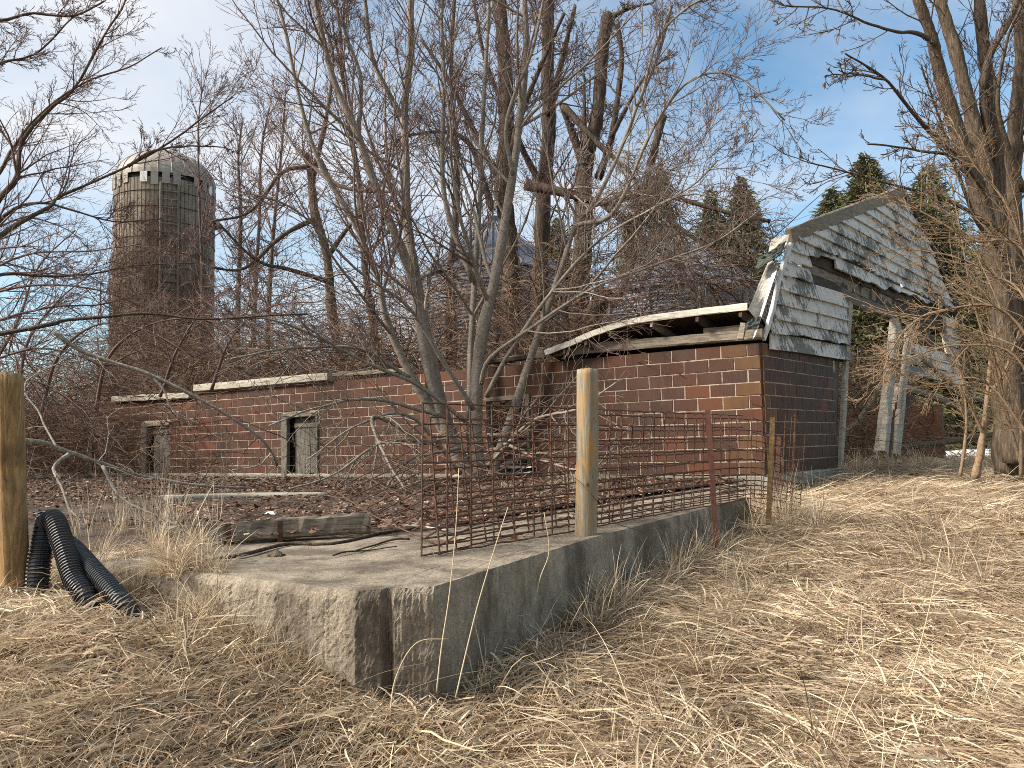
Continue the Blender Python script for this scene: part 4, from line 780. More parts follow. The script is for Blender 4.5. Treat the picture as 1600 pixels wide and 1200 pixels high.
for i, (pts, w, lab) in enumerate(([[(1300, 700), (1345, 655), (1380, 600)], 12, 'grey fallen pole slanting inside the doorway, lowest one'], [[(1310, 650), (1350, 610), (1390, 585)], 9, 'thin fallen pole above another inside the doorway'], [[(1408, 605), (1470, 625), (1540, 660)], 12, 'grey fallen rafter lying right of the brick remnant'], [[(1395, 700), (1480, 690), (1590, 672)], 11, 'long grey timber lying low beyond the brick remnant'], [[(1440, 560), (1500, 610), (1570, 640)], 9, 'dark broken rafter hanging under the right gable boards'])):
    s = MB(); s.tubes(*pxpath(pts, 17.5, 19.5, w, w * .8, 10), 7); solo('fallen_pole', s, BARK_R if i % 2 else WOODH, lab, 'pole', 'timbers fallen in the doorway')
brush('twig_litter', [(1, 18, .05, .14, .1, 6.5, 420, 1.0, 0, LW)], TWIG_G, 83, rmin=.003)
# dark far hedgerow and a snow patch in the gap
s = MB(); r_ = np.random.default_rng(9)
for i in range(2600):
    pass
brush('far_hedgerow', [(-60, 70, -.3, 5.5, -34, -26, 4200, 4.5, .9, lambda t, z, o: A([t, 62 + (o + 30), z]))], TWIG_D, 82, rmin=.02)
c = at(1470, 690, 40); snow = MB(); gxs, gys = np.meshgrid(np.linspace(-11, 16, 30), np.linspace(-9, 9, 20)); Z = -.05 + .12 * vnoise(gxs * .6, gys * .6); rr = np.hypot(gxs / 14, gys / 9); Z = Z - .5 * np.clip(rr - .7, 0, 1)
ii = (np.arange(19)[:, None] * 30 + np.arange(29)).ravel(); snow.add(np.stack([c[0] + gxs, c[1] + gys, Z], -1).reshape(-1, 3), np.stack([ii, ii + 1, ii + 31, ii + 30], -1)); solo('snow', snow, SNOW, kind='structure', smooth=True)
# vines on the silo
r = np.random.default_rng(90); m = 150; a = np.radians(r.uniform(-140, -20, m)); Q = np.empty((m, 14, 3)); zz = r.uniform(-.3, 7, m)
for k in range(14):
    Q[:, k] = np.stack([sc_[0] + (sr + .12 + .05 * r.random(m)) * np.cos(a), sc_[1] + (sr + .12 + .05 * r.random(m)) * np.sin(a), np.minimum(zz, zc_ - .2)], -1); a = a + r.normal(0, .06, m); zz = zz + r.uniform(.2, .8, m)
s = MB(); s.tubes(Q, np.linspace(.022, .010, 14)[None].repeat(m, 0), 3, False); Q2, R2 = grow(r, Q, np.full((m, 14), .02), 12, t0=.05, ang=(30, 80), lf=(.08, .2), npts=5, wig=.2, up=.0, rmin=.008); s.tubes(Q2, R2, 3, False)
solo('vine', s, BRUSH, 'bare brown vine matted over the lower silo wall', 'vine', base=A([sc_[0], sc_[1] - sr, -.3]))

# ------------------------------------------------------------------ fence: posts and wire panels
def px_r(w, Y): return w / 2 / F * Y
Yp = KP[1]; cpost = thing('fence_post', KP + A([-.02, .12, 0]), 'pale half-round wooden post with lichen, standing on the slab edge at centre', 'post')
b0 = onz(917, 838, 0) + A([0, .09, 0]); tp = at(918, 577, b0[1] - .02); k = 30; P = spline([b0, (b0 + tp) / 2 + A([.006, 0, 0]), tp], k); rr = px_r(34, b0[1])
s = MB(); a = np.linspace(0, 2 * math.pi, 49)[:-1]; Vp = []; ck = [(4.1, .07, .05), (4.75, .05, .03), (5.7, .06, .04), (3.6, .05, .05)]
for i in range(k):
    for j, t_ in enumerate(a):
        e = 1 + .03 * vnoise(A([j * .9]), A([i * .35 + 4]))[0] - .16 * math.exp(-((t_ - 5.25) / .22) ** 2) + (.02 * vnoise(A([j * 2.1]), A([i * .1]))[0])
        if i >= k - 2: e *= .96 if i == k - 1 else .99
        e -= sum(d_ * math.exp(-((t_ - c_ - .06 * math.sin(i * .23 + c_)) / w_) ** 2) * (.4 + .6 * (vnoise(A([i * .18]), A([c_]))[0] + .5)) for c_, d_, w_ in ck)
        Vp.append(P[i] + A([math.cos(t_), math.sin(t_), 0]) * rr * e + UPV * (.012 * vnoise(A([j * .8]), A([7.]))[0] if i == k - 1 else 0))
q = [[i * 48 + j, i * 48 + (j + 1) % 48, (i + 1) * 48 + (j + 1) % 48, (i + 1) * 48 + j] for i in range(k - 1) for j in range(48)]
s.add(Vp, q, [[(k - 1) * 48 + j for j in range(48)]]); part('post_shaft', s, POSTC, cpost, True)
s = MB(); bp = at(918, 757, b0[1] - rr); s.tubes(A([bp, bp + A([0, -.03, 0])]), .012, 8); part('insulator_nail', s, RUSTY, cpost)
s = MB(); bp = at(928, 657, b0[1] - rr * .9); s.tubes(spline([bp + A([0, 0, .016]), bp + A([.012, -.02, .006]), bp + A([.004, -.015, -.018])], 8), .0025, 5); part('staple', s, RUST, cpost)
lb = at(24, 950, 4.55); lt = at(13, 585, 4.35); k = 34; P = spline([lb - UPV * .15, lb, (lb + lt) / 2, lt], k); rr = px_r(42, 4.5); s = MB(); Vp = []
for i in range(k):
    for j, t_ in enumerate(a):
        e = 1 + .05 * vnoise(A([j * .9 + 30]), A([i * .2]))[0] - sum(d_ * math.exp(-((t_ - c_ - .05 * math.sin(i * .2 + c_)) / w_) ** 2) * (.3 + .9 * (vnoise(A([i * .15]), A([c_]))[0] + .5)) for c_, d_, w_ in ((4.9, .16, .05), (4.35, .11, .04), (5.4, .12, .05), (4.65, .07, .03), (3.9, .10, .05))) - .06 * i / k
        Vp.append(P[i] + A([math.cos(t_), math.sin(t_), 0]) * rr * e + UPV * (.02 * vnoise(A([j * .8]), A([17.]))[0] if i == k - 1 else 0))
q = [[i * 48 + j, i * 48 + (j + 1) % 48, (i + 1) * 48 + (j + 1) % 48, (i + 1) * 48 + j] for i in range(k - 1) for j in range(48)]
s.add(Vp, q, [[(k - 1) * 48 + j for j in range(48)]]); solo('fence_post', s, POSTL, 'orange-brown round wooden post leaning at the left edge beside the black pipe', 'post', smooth=True)
def tpost(b, t, mat, label, hw=.024):
    s = MB(); d = nrm(t - b); u = nrm(np.cross(d, A([.3, 1, 0]))); v = np.cross(u, d); s.box(b - u * hw - v * .003, u * 2 * hw, v * .006, t - b); s.box(b - u * .004 + v * .004, u * .008, v * .04, t - b)
    o = solo('steel_post', s, mat, label, 'steel post', 'steel fence posts')
    return o
tpost(at(1121, 875, 7.25), at(1106, 640, 7.35), RUSTR, 'rust-red steel T-post driven at the slab side, leaning left')
tpost(at(1199, 845, 8.4), at(1207, 652, 8.5), RUSTY, 'brown steel post with a yellow-mossed foot near the barn corner')
tpost(at(1212, 800, 9.4), at(1217, 682, 9.5), RUST, 'short dark steel post behind another near the barn corner')
def panel(path, height, lean, hs, vs_, label, n=60, rw=.0056, seed=0, wob=.01, zbot=.012):
    r = np.random.default_rng(seed); B = spline(A(path, ), n); L = np.concatenate([[0], np.cumsum(np.linalg.norm(np.diff(B, axis=0), axis=1))]); s = MB()
    tan = nrm(np.gradient(B, axis=0)); out_ = nrm(np.cross(tan, UPV)); bow = np.sin(np.linspace(0, 3.1 * 2, n) + r.random() * 6) * wob
    def pt(u, h):
        b = A([np.interp(u, L, B[:, i]) for i in range(3)]).T; o = A([np.interp(u, L, out_[:, i]) for i in range(3)]).T; w = np.interp(u, L, bow)
        return b + o * ((lean * h + w * (h / height)) if np.ndim(h) else (lean * h + w * h / height)[:, None] if np.ndim(w) else lean * h + w * h / height) + UPV * (h[:, None] if np.ndim(h) else h)
    for h in hs:
        u = np.linspace(0, L[-1], n); w = np.interp(u, L, bow); b = A([np.interp(u, L, B[:, i]) for i in range(3)]).T; o = A([np.interp(u, L, out_[:, i]) for i in range(3)]).T
        s.tubes(b + o * (lean * h + w * h / height)[:, None] + UPV * (h + zbot) + r.normal(0, .002, (n, 3)), rw, 4)
    u = .0
    while u <= L[-1] + 1e-6:
        hh = np.linspace(hs[0], hs[-1], 8); w = np.interp(u, L, bow); b = A([np.interp(u, L, B[:, i]) for i in range(3)]); o = A([np.interp(u, L, out_[:, i]) for i in range(3)]); t_ = A([np.interp(u, L, tan[:, i]) for i in range(3)])
        j = r.normal(0, .004); s.tubes(b + o * (lean * hh + w * hh / height)[:, None] + UPV * (hh[:, None] + zbot) + o * rw * 1.7 + t_ * (j * hh)[:, None], rw, 4); u += vs_
    return solo('wire_panel', s, RUST, label, 'wire panel', 'rusty wire fence panels')
HS = [0, .045, .09, .14, .195, .26, .335, .42, .52, .63, .74, .86]
HS2 = [0, .05, .1, .15, .22, .3, .4, .5, .6, .7, .82]
q0 = onz(657, 871, 0); qp = onz(908, 835, 0) + A([-.03, .14, 0]); qe = onz(1168, 783, 0) + dL * .04
panel([q0, onz(780, 852, 0), qp, onz(1040, 806, 0) + dL * .06, qe], .9, .03, [h * 1.05 for h in HS], .205, 'longest rusty wire panel standing along the slab edge behind the centre post', n=70, seed=1, wob=.02)
panel([q0 + A([.1, .06, 0]), onz(790, 842, 0), onz(890, 824, 0) + A([0, .1, 0])], .86, -.1, HS2, .2, 'rusty wire panel leaning back left of the centre post, doubled with the front one', n=40, seed=2, wob=.03)
panel([onz(940, 826, 0) + dL * .12, onz(1060, 800, 0) + dL * .1, onz(1180, 780, 0) + dL * .03, at(1250, 793, 9.6)], .9, .12, HS, .2, 'rusty wire panel right of the centre post, sagging outward at its top', n=50, seed=3, wob=.03)
panel([at(1172, 800, 8.7), at(1215, 812, 8.9), at(1234, 812, 9.2), at(1236, 800, 9.6)], 1.15, .1, [0, .06, .12, .2, .3, .42, .56, .7, .85, 1., 1.15], .15, 'curled wire panel end at the barn corner among steel posts', n=30, seed=4, wob=.02, rw=.004)
T_, B_, U_ = at(522, 766, 7.6), at(688, 852, 5.25), at(768, 640, 8.6); s = MB()
for v_ in np.linspace(0, 1, 7): s.tubes(spline([T_ + (U_ - T_) * v_, (T_ + (U_ - T_) * v_ + B_ + (U_ - T_) * v_ * .95) / 2 - UPV * .04, B_ + (U_ - T_) * v_ * .95], 12), .0065, 4)
for u_ in np.linspace(0, 1, 11): s.tubes(spline([T_ + (B_ - T_) * u_, T_ + (B_ - T_) * u_ + (U_ - T_) * .5 - UPV * .03 * math.sin(u_ * 3.1), T_ + (B_ - T_) * u_ + (U_ - T_) * (1 - .05 * u_)], 10), .0065, 4)
solo('wire_panel', s, RUST, 'rusty wire panel fallen askew before the tree foot, showing as slanting diamonds', 'wire panel', 'rusty wire fence panels')
s = MB(); s.tubes(spline([at(880, 738, 5.8), at(905, 752, 5.5), at(930, 780, 5.45), at(960, 815, 5.7), at(985, 825, 5.8), at(1012, 832, 5.8), at(1008, 845, 5.75)], 40), .0025, 5); solo('loose_wire', s, RUST, 'thin dark wire hanging in a loop from the centre post', 'wire')

# ------------------------------------------------------------------ black corrugated drain pipes
def pipe(pts, rad, label, n_=None, dots=True, ring=.020):
    P = spline(A(pts), 60); L = np.concatenate([[0], np.cumsum(np.linalg.norm(np.diff(P, axis=0), axis=1))]); n_ = int(L[-1] / ring * 4); u = np.linspace(0, L[-1], n_); Q = A([np.interp(u, L, P[:, i]) for i in range(3)]).T
    for _ in range(6): Q[1:-1] = (Q[:-2] + Q[1:-1] * 2 + Q[2:]) / 4
    prof = rad * (1 - .13 * (np.arange(n_) % 4 >= 2)); t = thing('drain_pipe', P[-1], label, 'drain pipe', 'black corrugated drain pipes'); s = MB(); s.tubes(Q, prof, 18); part('pipe_wall', s, PLAST, t)
    if dots:
        T = nrm(np.gradient(Q, axis=0)); U = nrm(np.cross(T, A([0, 1., .2]))); s = MB(); side = U * np.sign((U[:, :1])) * -1
        for i in range(1, n_ - 4, 4): c = Q[i] + nrm(side[i] * .93 - A([0, .42, 0])) * rad * 1.01; s.box(c - A([.005, .004, .004]), A([.010, 0, 0]), A([0, .008, 0]), A([0, 0, .007]))
        part('hole_row', s, DOTS, t)
    return t
pr = px_r(33, 4.45)
pipe([at(76, 806, 4.6), at(70, 830, 4.55), at(62, 885, 4.5), at(58, 960, 4.45)], pr, 'black corrugated pipe hanging straight down beside the left post')
pipe([at(70, 818, 4.52), at(84, 812, 4.5), at(100, 855, 4.38), at(116, 905, 4.25), at(138, 940, 4.15), at(146, 955, 4.12) - UPV * .12, at(150, 960, 4.12) - UPV * .35], pr * .97, 'black corrugated pipe folded over its neighbour, middle of three')
pipe([at(106, 850, 4.62), at(120, 862, 4.55), at(150, 896, 4.3), at(185, 935, 4.1), at(205, 955, 4.05) - UPV * .04, at(214, 962, 4.05) - UPV * .3], pr * .88, 'black corrugated pipe slanting right into the grass, rightmost of three')
gp = lambda px, py, z: onz(px, py, z) - UPV * .06
pipe([gp(340, 1030, -.36), gp(372, 1018, -.30), gp(405, 1022, -.30), gp(432, 1052, -.36), gp(450, 1090, -.44), gp(455, 1120, -.52)], pr * .8, 'short hump of black corrugated pipe half buried in grass before the slab', dots=False)

# ------------------------------------------------------------------ lumber and scraps in the yard
b0, b1 = onz(262, 856, .0), onz(578, 838, .0); hb = .135
beam = thing('wooden_beam', (b0 + b1) / 2, 'weathered grey wooden beam with iron straps lying on the slab, mossy right end', 'beam')
s = MB(); s.timber([b0 + UPV * (hb / 2 + .015), (b0 + b1) / 2 + UPV * (hb / 2 + .02), b1 + UPV * (hb / 2 + .03)], .09, hb, jit=.004, n=36, seed=3); part('timber', s, WOODB, beam)
for px in (352, 431):
    f = (px - 262) / 316; c = b0 + (b1 - b0) * f; ub = nrm(b1 - b0); nb = A([ub[1], -ub[0], 0]); s = MB(); s.box(c - ub * .018 + nb * .052 - UPV * .004, ub * .036, nb * .008, UPV * (hb + .02)); part('iron_strap', s, RUST, beam)
s = MB(); s.tubes(spline([onz(258, 781, .08), onz(380, 776, .07), onz(512, 774, .06)], 20), np.linspace(.06, .045, 20), 10); solo('wooden_pole', s, WOODP, 'long pale wooden pole lying in the leaves before the wall', 'pole', smooth=True)
for i, (pts, w, m_, lab) in enumerate(([[(300, 880), (380, 868), (450, 850), (520, 848), (600, 832), (655, 826)], 7, BARK_D, 'long crooked dark stick on the slab below the beam'], [[(590, 822), (660, 822), (700, 830)], 5, WOODP, 'pale splinter of wood between beam and wire'], [[(490, 757), (530, 752), (590, 748), (640, 742)], 6, WOODP, 'pale batten lying against the wall foot right of the board door'],
        [[(225, 868), (280, 858), (340, 872), (400, 878)], 4, BARK_L, 'thin grey stick at the grassy left end of the slab'], [[(660, 752), (720, 756), (800, 762), (860, 760)], 8, WOODH, 'grey board edge lying before the tree foot'], [[(520, 868), (560, 860), (620, 855)], 3, BARK_D, 'small dark twig on the bare slab'], [[(640, 842), (600, 846), (555, 862)], 4, BARK_D, 'forked dark stick end left of the wire panel'])):
    P = spline(A([onz(x, y, .015) for x, y in pts]), 18); s = MB(); s.tubes(P + UPV * (.006 * np.sin(np.arange(18) * .45))[:, None], w / 2 / F * P[:, 1] * np.linspace(1, .6, 18), 6); solo('stick', s, m_, lab, 'stick', smooth=True)
def scrap(name, px, py, z, sx, sy, sz, mat, label, cat, seed):
    r = np.random.default_rng(seed); c = onz(px, py, z) if z is not None else None; s = MB(); n_ = 7; u = np.linspace(-1, 1, n_); U, Vv = np.meshgrid(u, u); edge_ = 1 - .25 * r.random((n_, n_)); X = U * sx * edge_; Yy = Vv * sy * edge_; Z = sz * (1 - U ** 2) * (1 - Vv ** 2) + r.normal(0, sz * .15, (n_, n_)) + .004
    T = np.stack([c[0] + X, c[1] + Yy, c[2] + Z], -1).reshape(-1, 3); ii = (np.arange(n_ - 1)[:, None] * n_ + np.arange(n_ - 1)).ravel(); N = n_ * n_
    s.add(np.vstack([T, T - UPV * .004]), np.stack([ii, ii + 1, ii + n_ + 1, ii + n_], -1), np.stack([ii, ii + n_, ii + n_ + 1, ii + 1], -1) + N); return solo(name, s, mat, label, cat, smooth=True)
scrap('white_scrap', 424, 804, .06, .07, .05, .03, WHITE, 'small white scrap lying in the dead leaves', 'scrap', 1)
scrap('mud_clod', 432, 869, .0, .05, .04, .035, BARK_R, 'brown clod on the bare slab below the beam', 'clod', 2)
s = MB(); cw = LW((OP[2][0] + OP[2][1]) / 2 - .1, OP[2][2] + .12, .06); s.timber([cw - dL * .5, cw + dL * .55], .3, .03, n=10, jit=.008); s.timber([cw - dL * .45 - UPV * .09, cw + dL * .3 - UPV * .13], .2, .025, n=10, jit=.006); solo('white_sheet', s, WHITE, 'bent white metal sheet lying on the window sill behind the tree', 'sheet')
for i, (px, py, L, ang, lab) in enumerate(((985, 1012, .16, .3, 'pale husk leaf lying in the grass right of the slab corner'), (202, 1050, .10, 1.9, 'pale dry leaf upright in the grass, left foreground'), (508, 1098, .08, .2, 'small pale leaf below the front corner of the slab'), (908, 1100, .09, .8, 'curled pale leaf in the foreground grass at centre'))):
    g = at(px, py, 3.6); 
    for _ in range(12): zg = float(gz(A([g[0]]), A([g[1]]))[0]) + .13; g = onz(px, py, zg)
    u = np.linspace(0, 1, 9); s = MB(); e = A([math.cos(ang), math.sin(ang), 0]); f_ = A([-e[1], e[0], 0]); w = .028 * np.sin(np.pi * np.clip(u + .02, 0, 1)) ** .7; cp = g + e * ((u - .5)[:, None] * L) + UPV * (.02 * np.sin(u * 3))[:, None]
    Vh = np.vstack([cp - f_ * w[:, None], cp + UPV * .008, cp + f_ * w[:, None]]); i0 = np.arange(8); s.add(Vh, np.concatenate([np.stack([i0 + 9 * k_, i0 + 1 + 9 * k_, i0 + 10 + 9 * k_, i0 + 9 + 9 * k_], -1) for k_ in (0, 1)])); solo('husk_leaf', s, HUSK, lab, 'leaf', smooth=True)

# ------------------------------------------------------------------ dry grass and dead leaves
def blades(r, n_, mode):
    """a clump of dry blades as ribbons"""
    ns = 6; 
    if mode == 'mat': L = r.uniform(.14, .42, n_); az = r.normal(0, .34, n_) + (r.random(n_) < .28) * r.normal(0, 1.2, n_); el = np.radians(r.uniform(4, 36, n_)); droop = r.uniform(.14, .40, n_); curl = r.normal(0, .14, n_); rad = .17
    elif mode == 'curl': L = r.uniform(.06, .17, n_); az = r.uniform(0, 6.28, n_); el = np.radians(r.uniform(0, 65, n_)); droop = r.uniform(.1, .55, n_); curl = r.normal(0, .30, n_); rad = .14
    elif mode == 'tuft': L = r.uniform(.25, .6, n_); az = r.uniform(0, 6.28, n_); el = np.radians(r.uniform(45, 88, n_)); droop = r.uniform(.12, .36, n_); curl = r.normal(0, .1, n_); rad = .05
    else: L = r.uniform(.35, .8, n_); az = r.uniform(0, 6.28, n_); el = np.radians(r.uniform(65, 89, n_)); droop = r.uniform(.0, .10, n_); curl = r.normal(0, .03, n_); rad = .10
    if mode == 'straw': L = r.uniform(.25, .55, n_); az = r.uniform(0, 6.28, n_); el = np.radians(r.uniform(2, 20, n_)); droop = r.uniform(.02, .12, n_); curl = r.normal(0, .03, n_); rad = .25
    a0 = r.uniform(0, 6.28, n_); q = rad * np.sqrt(r.random(n_)); p = np.stack([q * np.cos(a0), q * np.sin(a0), r.uniform(-.01, .05, n_) + (.03 if mode == 'straw' else 0) if mode in ('mat', 'curl', 'straw') else 0 * q], -1)
    d = np.stack([np.cos(az) * np.cos(el), np.sin(az) * np.cos(el), np.sin(el)], -1); C = np.empty((n_, ns, 3)); D = np.empty((n_, ns, 3)); C[:, 0] = p; D[:, 0] = d
    for k in range(1, ns):
        sidev = np.stack([-d[:, 1], d[:, 0], 0 * d[:, 0]], -1); d = nrm(d + sidev * curl[:, None] - A([0, 0, 1]) * droop[:, None] + r.normal(0, .05, (n_, 3))); p = p + d * (L / (ns - 1))[:, None]
        fl = p[:, 2] < .012; p[fl, 2] = .012 + .02 * r.random(fl.sum()); d[fl, 2] = np.abs(d[fl, 2]) * .3; C[:, k] = p; D[:, k] = d
    w = (.0011 + .0030 * r.random(n_) ** 1.8) * (1.15 if mode == 'curl' else 1.); tw = r.uniform(0, 3.14, n_); S = nrm(np.cross(D, A([0, 0, 1.])) + 1e-6); N_ = np.cross(S, D); S = S * np.cos(tw)[:, None, None] + N_ * np.sin(tw)[:, None, None]
    wk = w[:, None] * A([.8, 1, 1, .85, .6, .12])[None]; V = np.stack([C - S * wk[..., None], C + S * wk[..., None]], 2).reshape(-1, 3)
    b = (np.arange(n_) * ns * 2)[:, None] + (np.arange(ns - 1) * 2)[None]; f = np.stack([b, b + 1, b + 3, b + 2], -1).reshape(-1, 4)
    col = np.clip(r.beta(1.25, 1.15, n_), 0, 1); return V, f, np.repeat(col, ns * 2)
def lib(name, items):
    c = bpy.data.collections.new(name)
    for i, me in enumerate(items): o = bpy.data.objects.new(f'{name}_{i:02d}', me); c.objects.link(o)
    return c
def clump(mode, n_, seed): V, f, col = blades(np.random.default_rng(seed), n_, mode); return mesh('grass_clump', V, f, GRASS, False, {'c': ('POINT', 'FLOAT', col)})
GL = lib('grass_clump', [clump('mat', 84, i) for i in range(6)] + [clump('curl', 90, 10 + i) for i in range(4)] + [clump('tuft', 44, 20 + i) for i in range(3)] + [clump('stalk', 18, 30 + i) for i in range(2)] + [clump('straw', 16, 40 + i) for i in range(3)])
def leafmesh(seed):
    r = np.random.default_rng(seed); n_ = 9; a = np.linspace(0, 6.28, n_ + 1)[:-1]; rr = .021 * (1 + .35 * r.normal(size=n_)); cu = r.uniform(-12, 22); V = [(0, 0, .004)] + [(rr[i] * math.cos(a[i]) * 1.5, rr[i] * math.sin(a[i]), .004 * r.normal() + cu * (rr[i] * math.sin(a[i])) ** 2 * .8 + .35 * cu * (rr[i] * math.cos(a[i])) ** 2 * .5) for i in range(n_)]
    return mesh('leaf', V, [[0, i + 1, (i + 1) % n_ + 1] for i in range(n_)], LEAF, True, {'c': ('POINT', 'FLOAT', np.full(n_ + 1, r.random()))})
LL = lib('leaf', [leafmesh(i) for i in range(8)])
def scatter_group(name, coll):
    g = bpy.data.node_groups.new(name, 'GeometryNodeTree'); g.interface.new_socket('Geometry', in_out='INPUT', socket_type='NodeSocketGeometry'); g.interface.new_socket('Geometry', in_out='OUTPUT', socket_type='NodeSocketGeometry')
    N = g.nodes.new; gi, go = N('NodeGroupInput'), N('NodeGroupOutput'); ci = N('GeometryNodeCollectionInfo'); ci.inputs['Collection'].default_value = coll; ci.inputs['Separate Children'].default_value = True; ci.inputs['Reset Children'].default_value = True
    ip = N('GeometryNodeInstanceOnPoints'); ip.inputs['Pick Instance'].default_value = True; l = g.links.new
    def na(nm, typ): x = N('GeometryNodeInputNamedAttribute'); x.data_type = typ; x.inputs['Name'].default_value = nm; return [o for o in x.outputs if o.enabled][0]
    m2p = N('GeometryNodeMeshToPoints'); l(gi.outputs[0], m2p.inputs[0]); l(m2p.outputs[0], ip.inputs['Points']); l(ci.outputs[0], ip.inputs['Instance']); l(na('idx', 'INT'), ip.inputs['Instance Index']); l(na('rot', 'FLOAT_VECTOR'), ip.inputs['Rotation']); l(na('scl', 'FLOAT'), ip.inputs['Scale']); l(ip.outputs[0], go.inputs[0]); return g
GG, LG = scatter_group('grass_scatter', GL), scatter_group('leaf_scatter', LL)
def scatter(name, P, rot, scl, idx, tone, grp):
    me = mesh(name, P, [], None, False, {'rot': ('POINT', 'FLOAT_VECTOR', rot), 'scl': ('POINT', 'FLOAT', scl), 'idx': ('POINT', 'INT', idx), 'tone': ('POINT', 'FLOAT', tone)})
    o = link(name, me); md = o.modifiers.new('scatter', 'NODES'); md.node_group = grp; o['kind'] = 'stuff'; return o
r = np.random.default_rng(77); N0 = 66000
# density falls with distance; camera frustum with a wide margin
y = 1.2 + 21 * r.random(N0) ** 1.75; x = (r.random(N0) * 2 - 1) * (1.2 + y * .95)
keep = (vnoise(x * 1.7 + 3, y * 1.7 + 8) > -.34) & ~inpoly(x, y, [p + (p - A([2, 12, 0])) * .0 for p in slab_poly]) & ~inpoly(x, y, barn_poly); x, y = x[keep], y[keep]; z = gz(x, y)
dx, dy = .05, .05; sx_, sy_ = (gz(x + dx, y) - z) / dx, (gz(x, y + dy) - z) / dy; n_ = len(x)
az = 3.4 + 2.6 * vnoise(x * .35 + 5, y * .35) * 2 + 1.6 * vnoise(x * 1.1, y * 1.1 + 3) + r.normal(0, .28, n_)
left_ = np.clip((-x + .7) / 1.2 + vnoise(x * .9, y * .9), 0, 1) * (y < 8); u = r.random(n_)
idx = np.where(u < .78 - .70 * left_, r.integers(0, 6, n_), np.where(u < .994, r.integers(6, 10, n_), r.integers(10, 13, n_)))
st_ = r.random(n_) < .10; idx = np.where(st_, r.integers(15, 18, n_), idx)
tone = np.clip(.5 + 1.0 * vnoise(x * .8 + 20, y * .8) + .5 * vnoise(x * 2.6, y * 2.6 + 7) + .18 * r.normal(size=n_) - .08 * left_, 0, 1)
scl = r.uniform(.75, 1.25, n_) * (1 + .03 * y) * np.where((idx >= 10) & (idx < 15), .6 + .25 * r.random(n_), 1.) * np.where(left_ > .5, .85, 1)
rot = np.stack([np.arctan(sy_) * .5 + r.normal(0, .12, n_), -np.arctan(sx_) * .5 + r.normal(0, .12, n_), az], -1)
scatter('dry_grass', np.stack([x, y, z - .005 + .03 * r.random(n_)], -1), rot, scl, idx, tone, GG)
# tufts along the slab foot, on its left end, by the barn corner and at the doorway
def spots(L):
    P, I, S, T = [], [], [], []
    for (c, sp, num, kinds, s0, s1, zz) in L:
        for _ in range(num):
            p = A(c, float)[:2] + r.normal(0, 1, 2) * A(sp); P.append((p[0], p[1], float(gz(A([p[0]]), A([p[1]]))[0]) if zz is None else zz)); I.append(r.choice(kinds)); S.append(r.uniform(s0, s1)); T.append(np.clip(r.normal(.72, .2), 0, 1))
    n_ = len(P); return A(P), np.stack([r.normal(0, .1, n_), r.normal(0, .1, n_), r.uniform(0, 6.28, n_)], -1), A(S), A(I), A(T)
tuft, stlk, crl = [10, 11, 12], [13, 14], [6, 7, 8, 9]
foot = [(K1 + (E1 - K1) * f + A([.10, -.06, 0]), (.08, .08), 13, tuft + crl + [0, 1, 2, 3], .55, 1.05, None) for f in (.05, .15, .25, .33, .42, .5, .58, .66, .75, .85, .95)]
lf = [(K2 + dL * f - A([.03, .08, 0]), (.08, .06), 9, tuft + crl, .45, .8, None) for f in np.arange(.4, 3.6, .3)]
extra = [(onz(225, 868, .0), (.20, .16), 34, tuft + crl, .35, .6, .0), (onz(230, 840, .0), (.25, .2), 16, stlk, .5, .9, .0), (onz(290, 890, 0), (.12, .08), 22, tuft, .35, .6, -.02), (at(1215, 790, 9.2), (.25, .3), 26, tuft, .6, 1.1, None), (at(1225, 790, 9.2), (.25, .35), 10, stlk, .7, 1.2, None), (at(1350, 745, 14.3), (.8, .3), 70, tuft + crl, .8, 1.3, None), (at(1470, 745, 14.8), (1.6, .4), 70, tuft + crl, .7, 1.2, None), (onz(870, 770, 0), (.5, .25), 26, tuft, .3, .6, .0), (onz(840, 940, -.42), (.14, .14), 18, tuft, .7, 1., None), (onz(1000, 740, .0), (.5, .2), 12, tuft, .4, .7, .05),
         (onz(700, 1040, -.6), (.2, .12), 14, tuft, .6, .95, None), (onz(860, 940, -.5), (.15, .12), 5, stlk, .6, .9, None), (at(1400, 738, 15.), (2.5, .5), 14, stlk, .7, 1.2, None), (onz(1000, 990, -.5), (.5, .4), 12, tuft, .6, .9, None)]
scatter('grass_tuft', *[v for v in spots(foot + lf + extra)], GG)
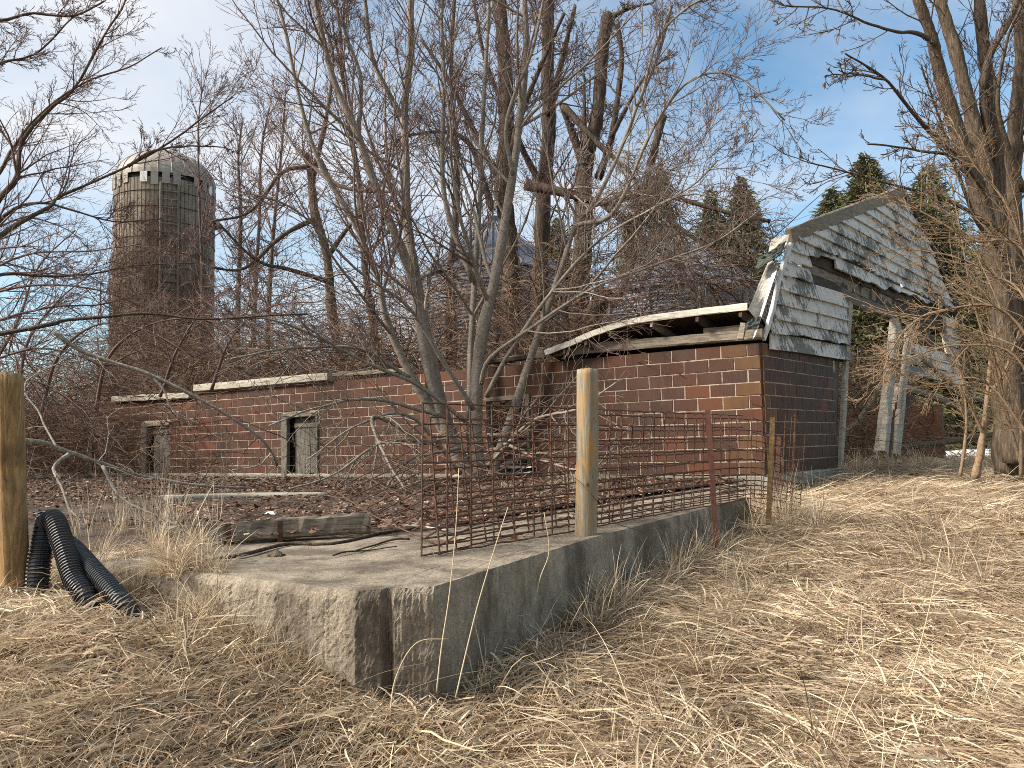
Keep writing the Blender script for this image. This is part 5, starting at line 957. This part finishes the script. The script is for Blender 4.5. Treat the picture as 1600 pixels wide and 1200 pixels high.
# a few tall pale stalks
for i, (pts, lab) in enumerate(([[(682, 1082), (690, 1010), (702, 930), (712, 830), (717, 732)], 'tall pale stalk crossing the wire panel left of the centre post'], [[(712, 1090), (728, 1020), (748, 940), (775, 850), (794, 792)], 'tall pale stalk leaning right before the slab, below the wire panel'], [[(1412, 1110), (1432, 1030), (1452, 950), (1470, 858)], 'lone thin stalk standing in the grass at right'], [[(608, 1130), (618, 1060), (650, 1005), (700, 998)], 'bent straw arching over the slab corner'], [[(838, 930), (845, 900), (858, 860), (850, 800)], 'thin stalk beside the slab below the centre post'])):
    b = [at(x, y, 3.5 + .03 * k if i < 2 or i == 3 else (3.9 if i == 2 else 4.6)) for k, (x, y) in enumerate(pts)]; s = MB(); s.tubes(spline(A(b), 16), np.linspace(.0035, .0018, 16), 5); solo('dry_stalk', s, STALK, lab, 'stalk', smooth=True)
# leaves over the yard
m = 40000; t = r.uniform(.3, 18.5, m); o = .05 + 8.5 * r.random(m) ** 1.15; bare = vnoise(t * .5 + 40, o * 1.3) * 2 + r.normal(0, .25, m); kp = (bare > -.7 + .035 * o) & (o < np.interp(t, _yb[_o, 0], _yb[_o, 1]) + .25 * r.random(m)); t, o = t[kp], o[kp]
p = Cn + t[:, None] * dL + o[:, None] * nL; n_ = len(p); p[:, 2] = .06 + .025 * r.random(n_) * np.clip(o[:n_] * 3, 0, 1); kp = inpoly(p[:, 0], p[:, 1], slab_poly); p = p[kp]; n_ = len(p)
m2 = 2600; f = r.random(m2); p2 = K1 + (E1 - K1) * f[:, None] + dL * (.1 + 2.2 * r.random(m2)[:, None] ** .7); kp = (vnoise(p2[:, 0] * 1.2, p2[:, 1] * 1.2) + .3 * r.random(m2) > .15) & (f > .2); p2 = p2[kp]; p2[:, 2] = .05 + .03 * r.random(len(p2))
p = np.vstack([p, p2]); n_ = len(p); scatter('leaf_litter', p, np.stack([r.normal(0, .24, n_), r.normal(0, .24, n_), r.uniform(0, 6.28, n_)], -1), r.uniform(.25, .95, n_) * (1 + .03 * p[:, 1]), r.integers(0, 8, n_), np.clip(r.normal(.6, .2, n_), 0, 1), LG)
m3 = 1300; x3 = r.uniform(-3.5, 6, m3); y3 = r.uniform(2.2, 8, m3); k3 = ~inpoly(x3, y3, slab_poly); x3, y3 = x3[k3], y3[k3]; n_ = len(x3)
scatter('stray_leaves', np.stack([x3, y3, gz(x3, y3) + .03 + .09 * r.random(n_)], -1), np.stack([r.normal(0, .5, n_), r.normal(0, .5, n_), r.uniform(0, 6.28, n_)], -1), r.uniform(.5, 1., n_), r.integers(0, 8, n_), np.full(n_, .6), LG)
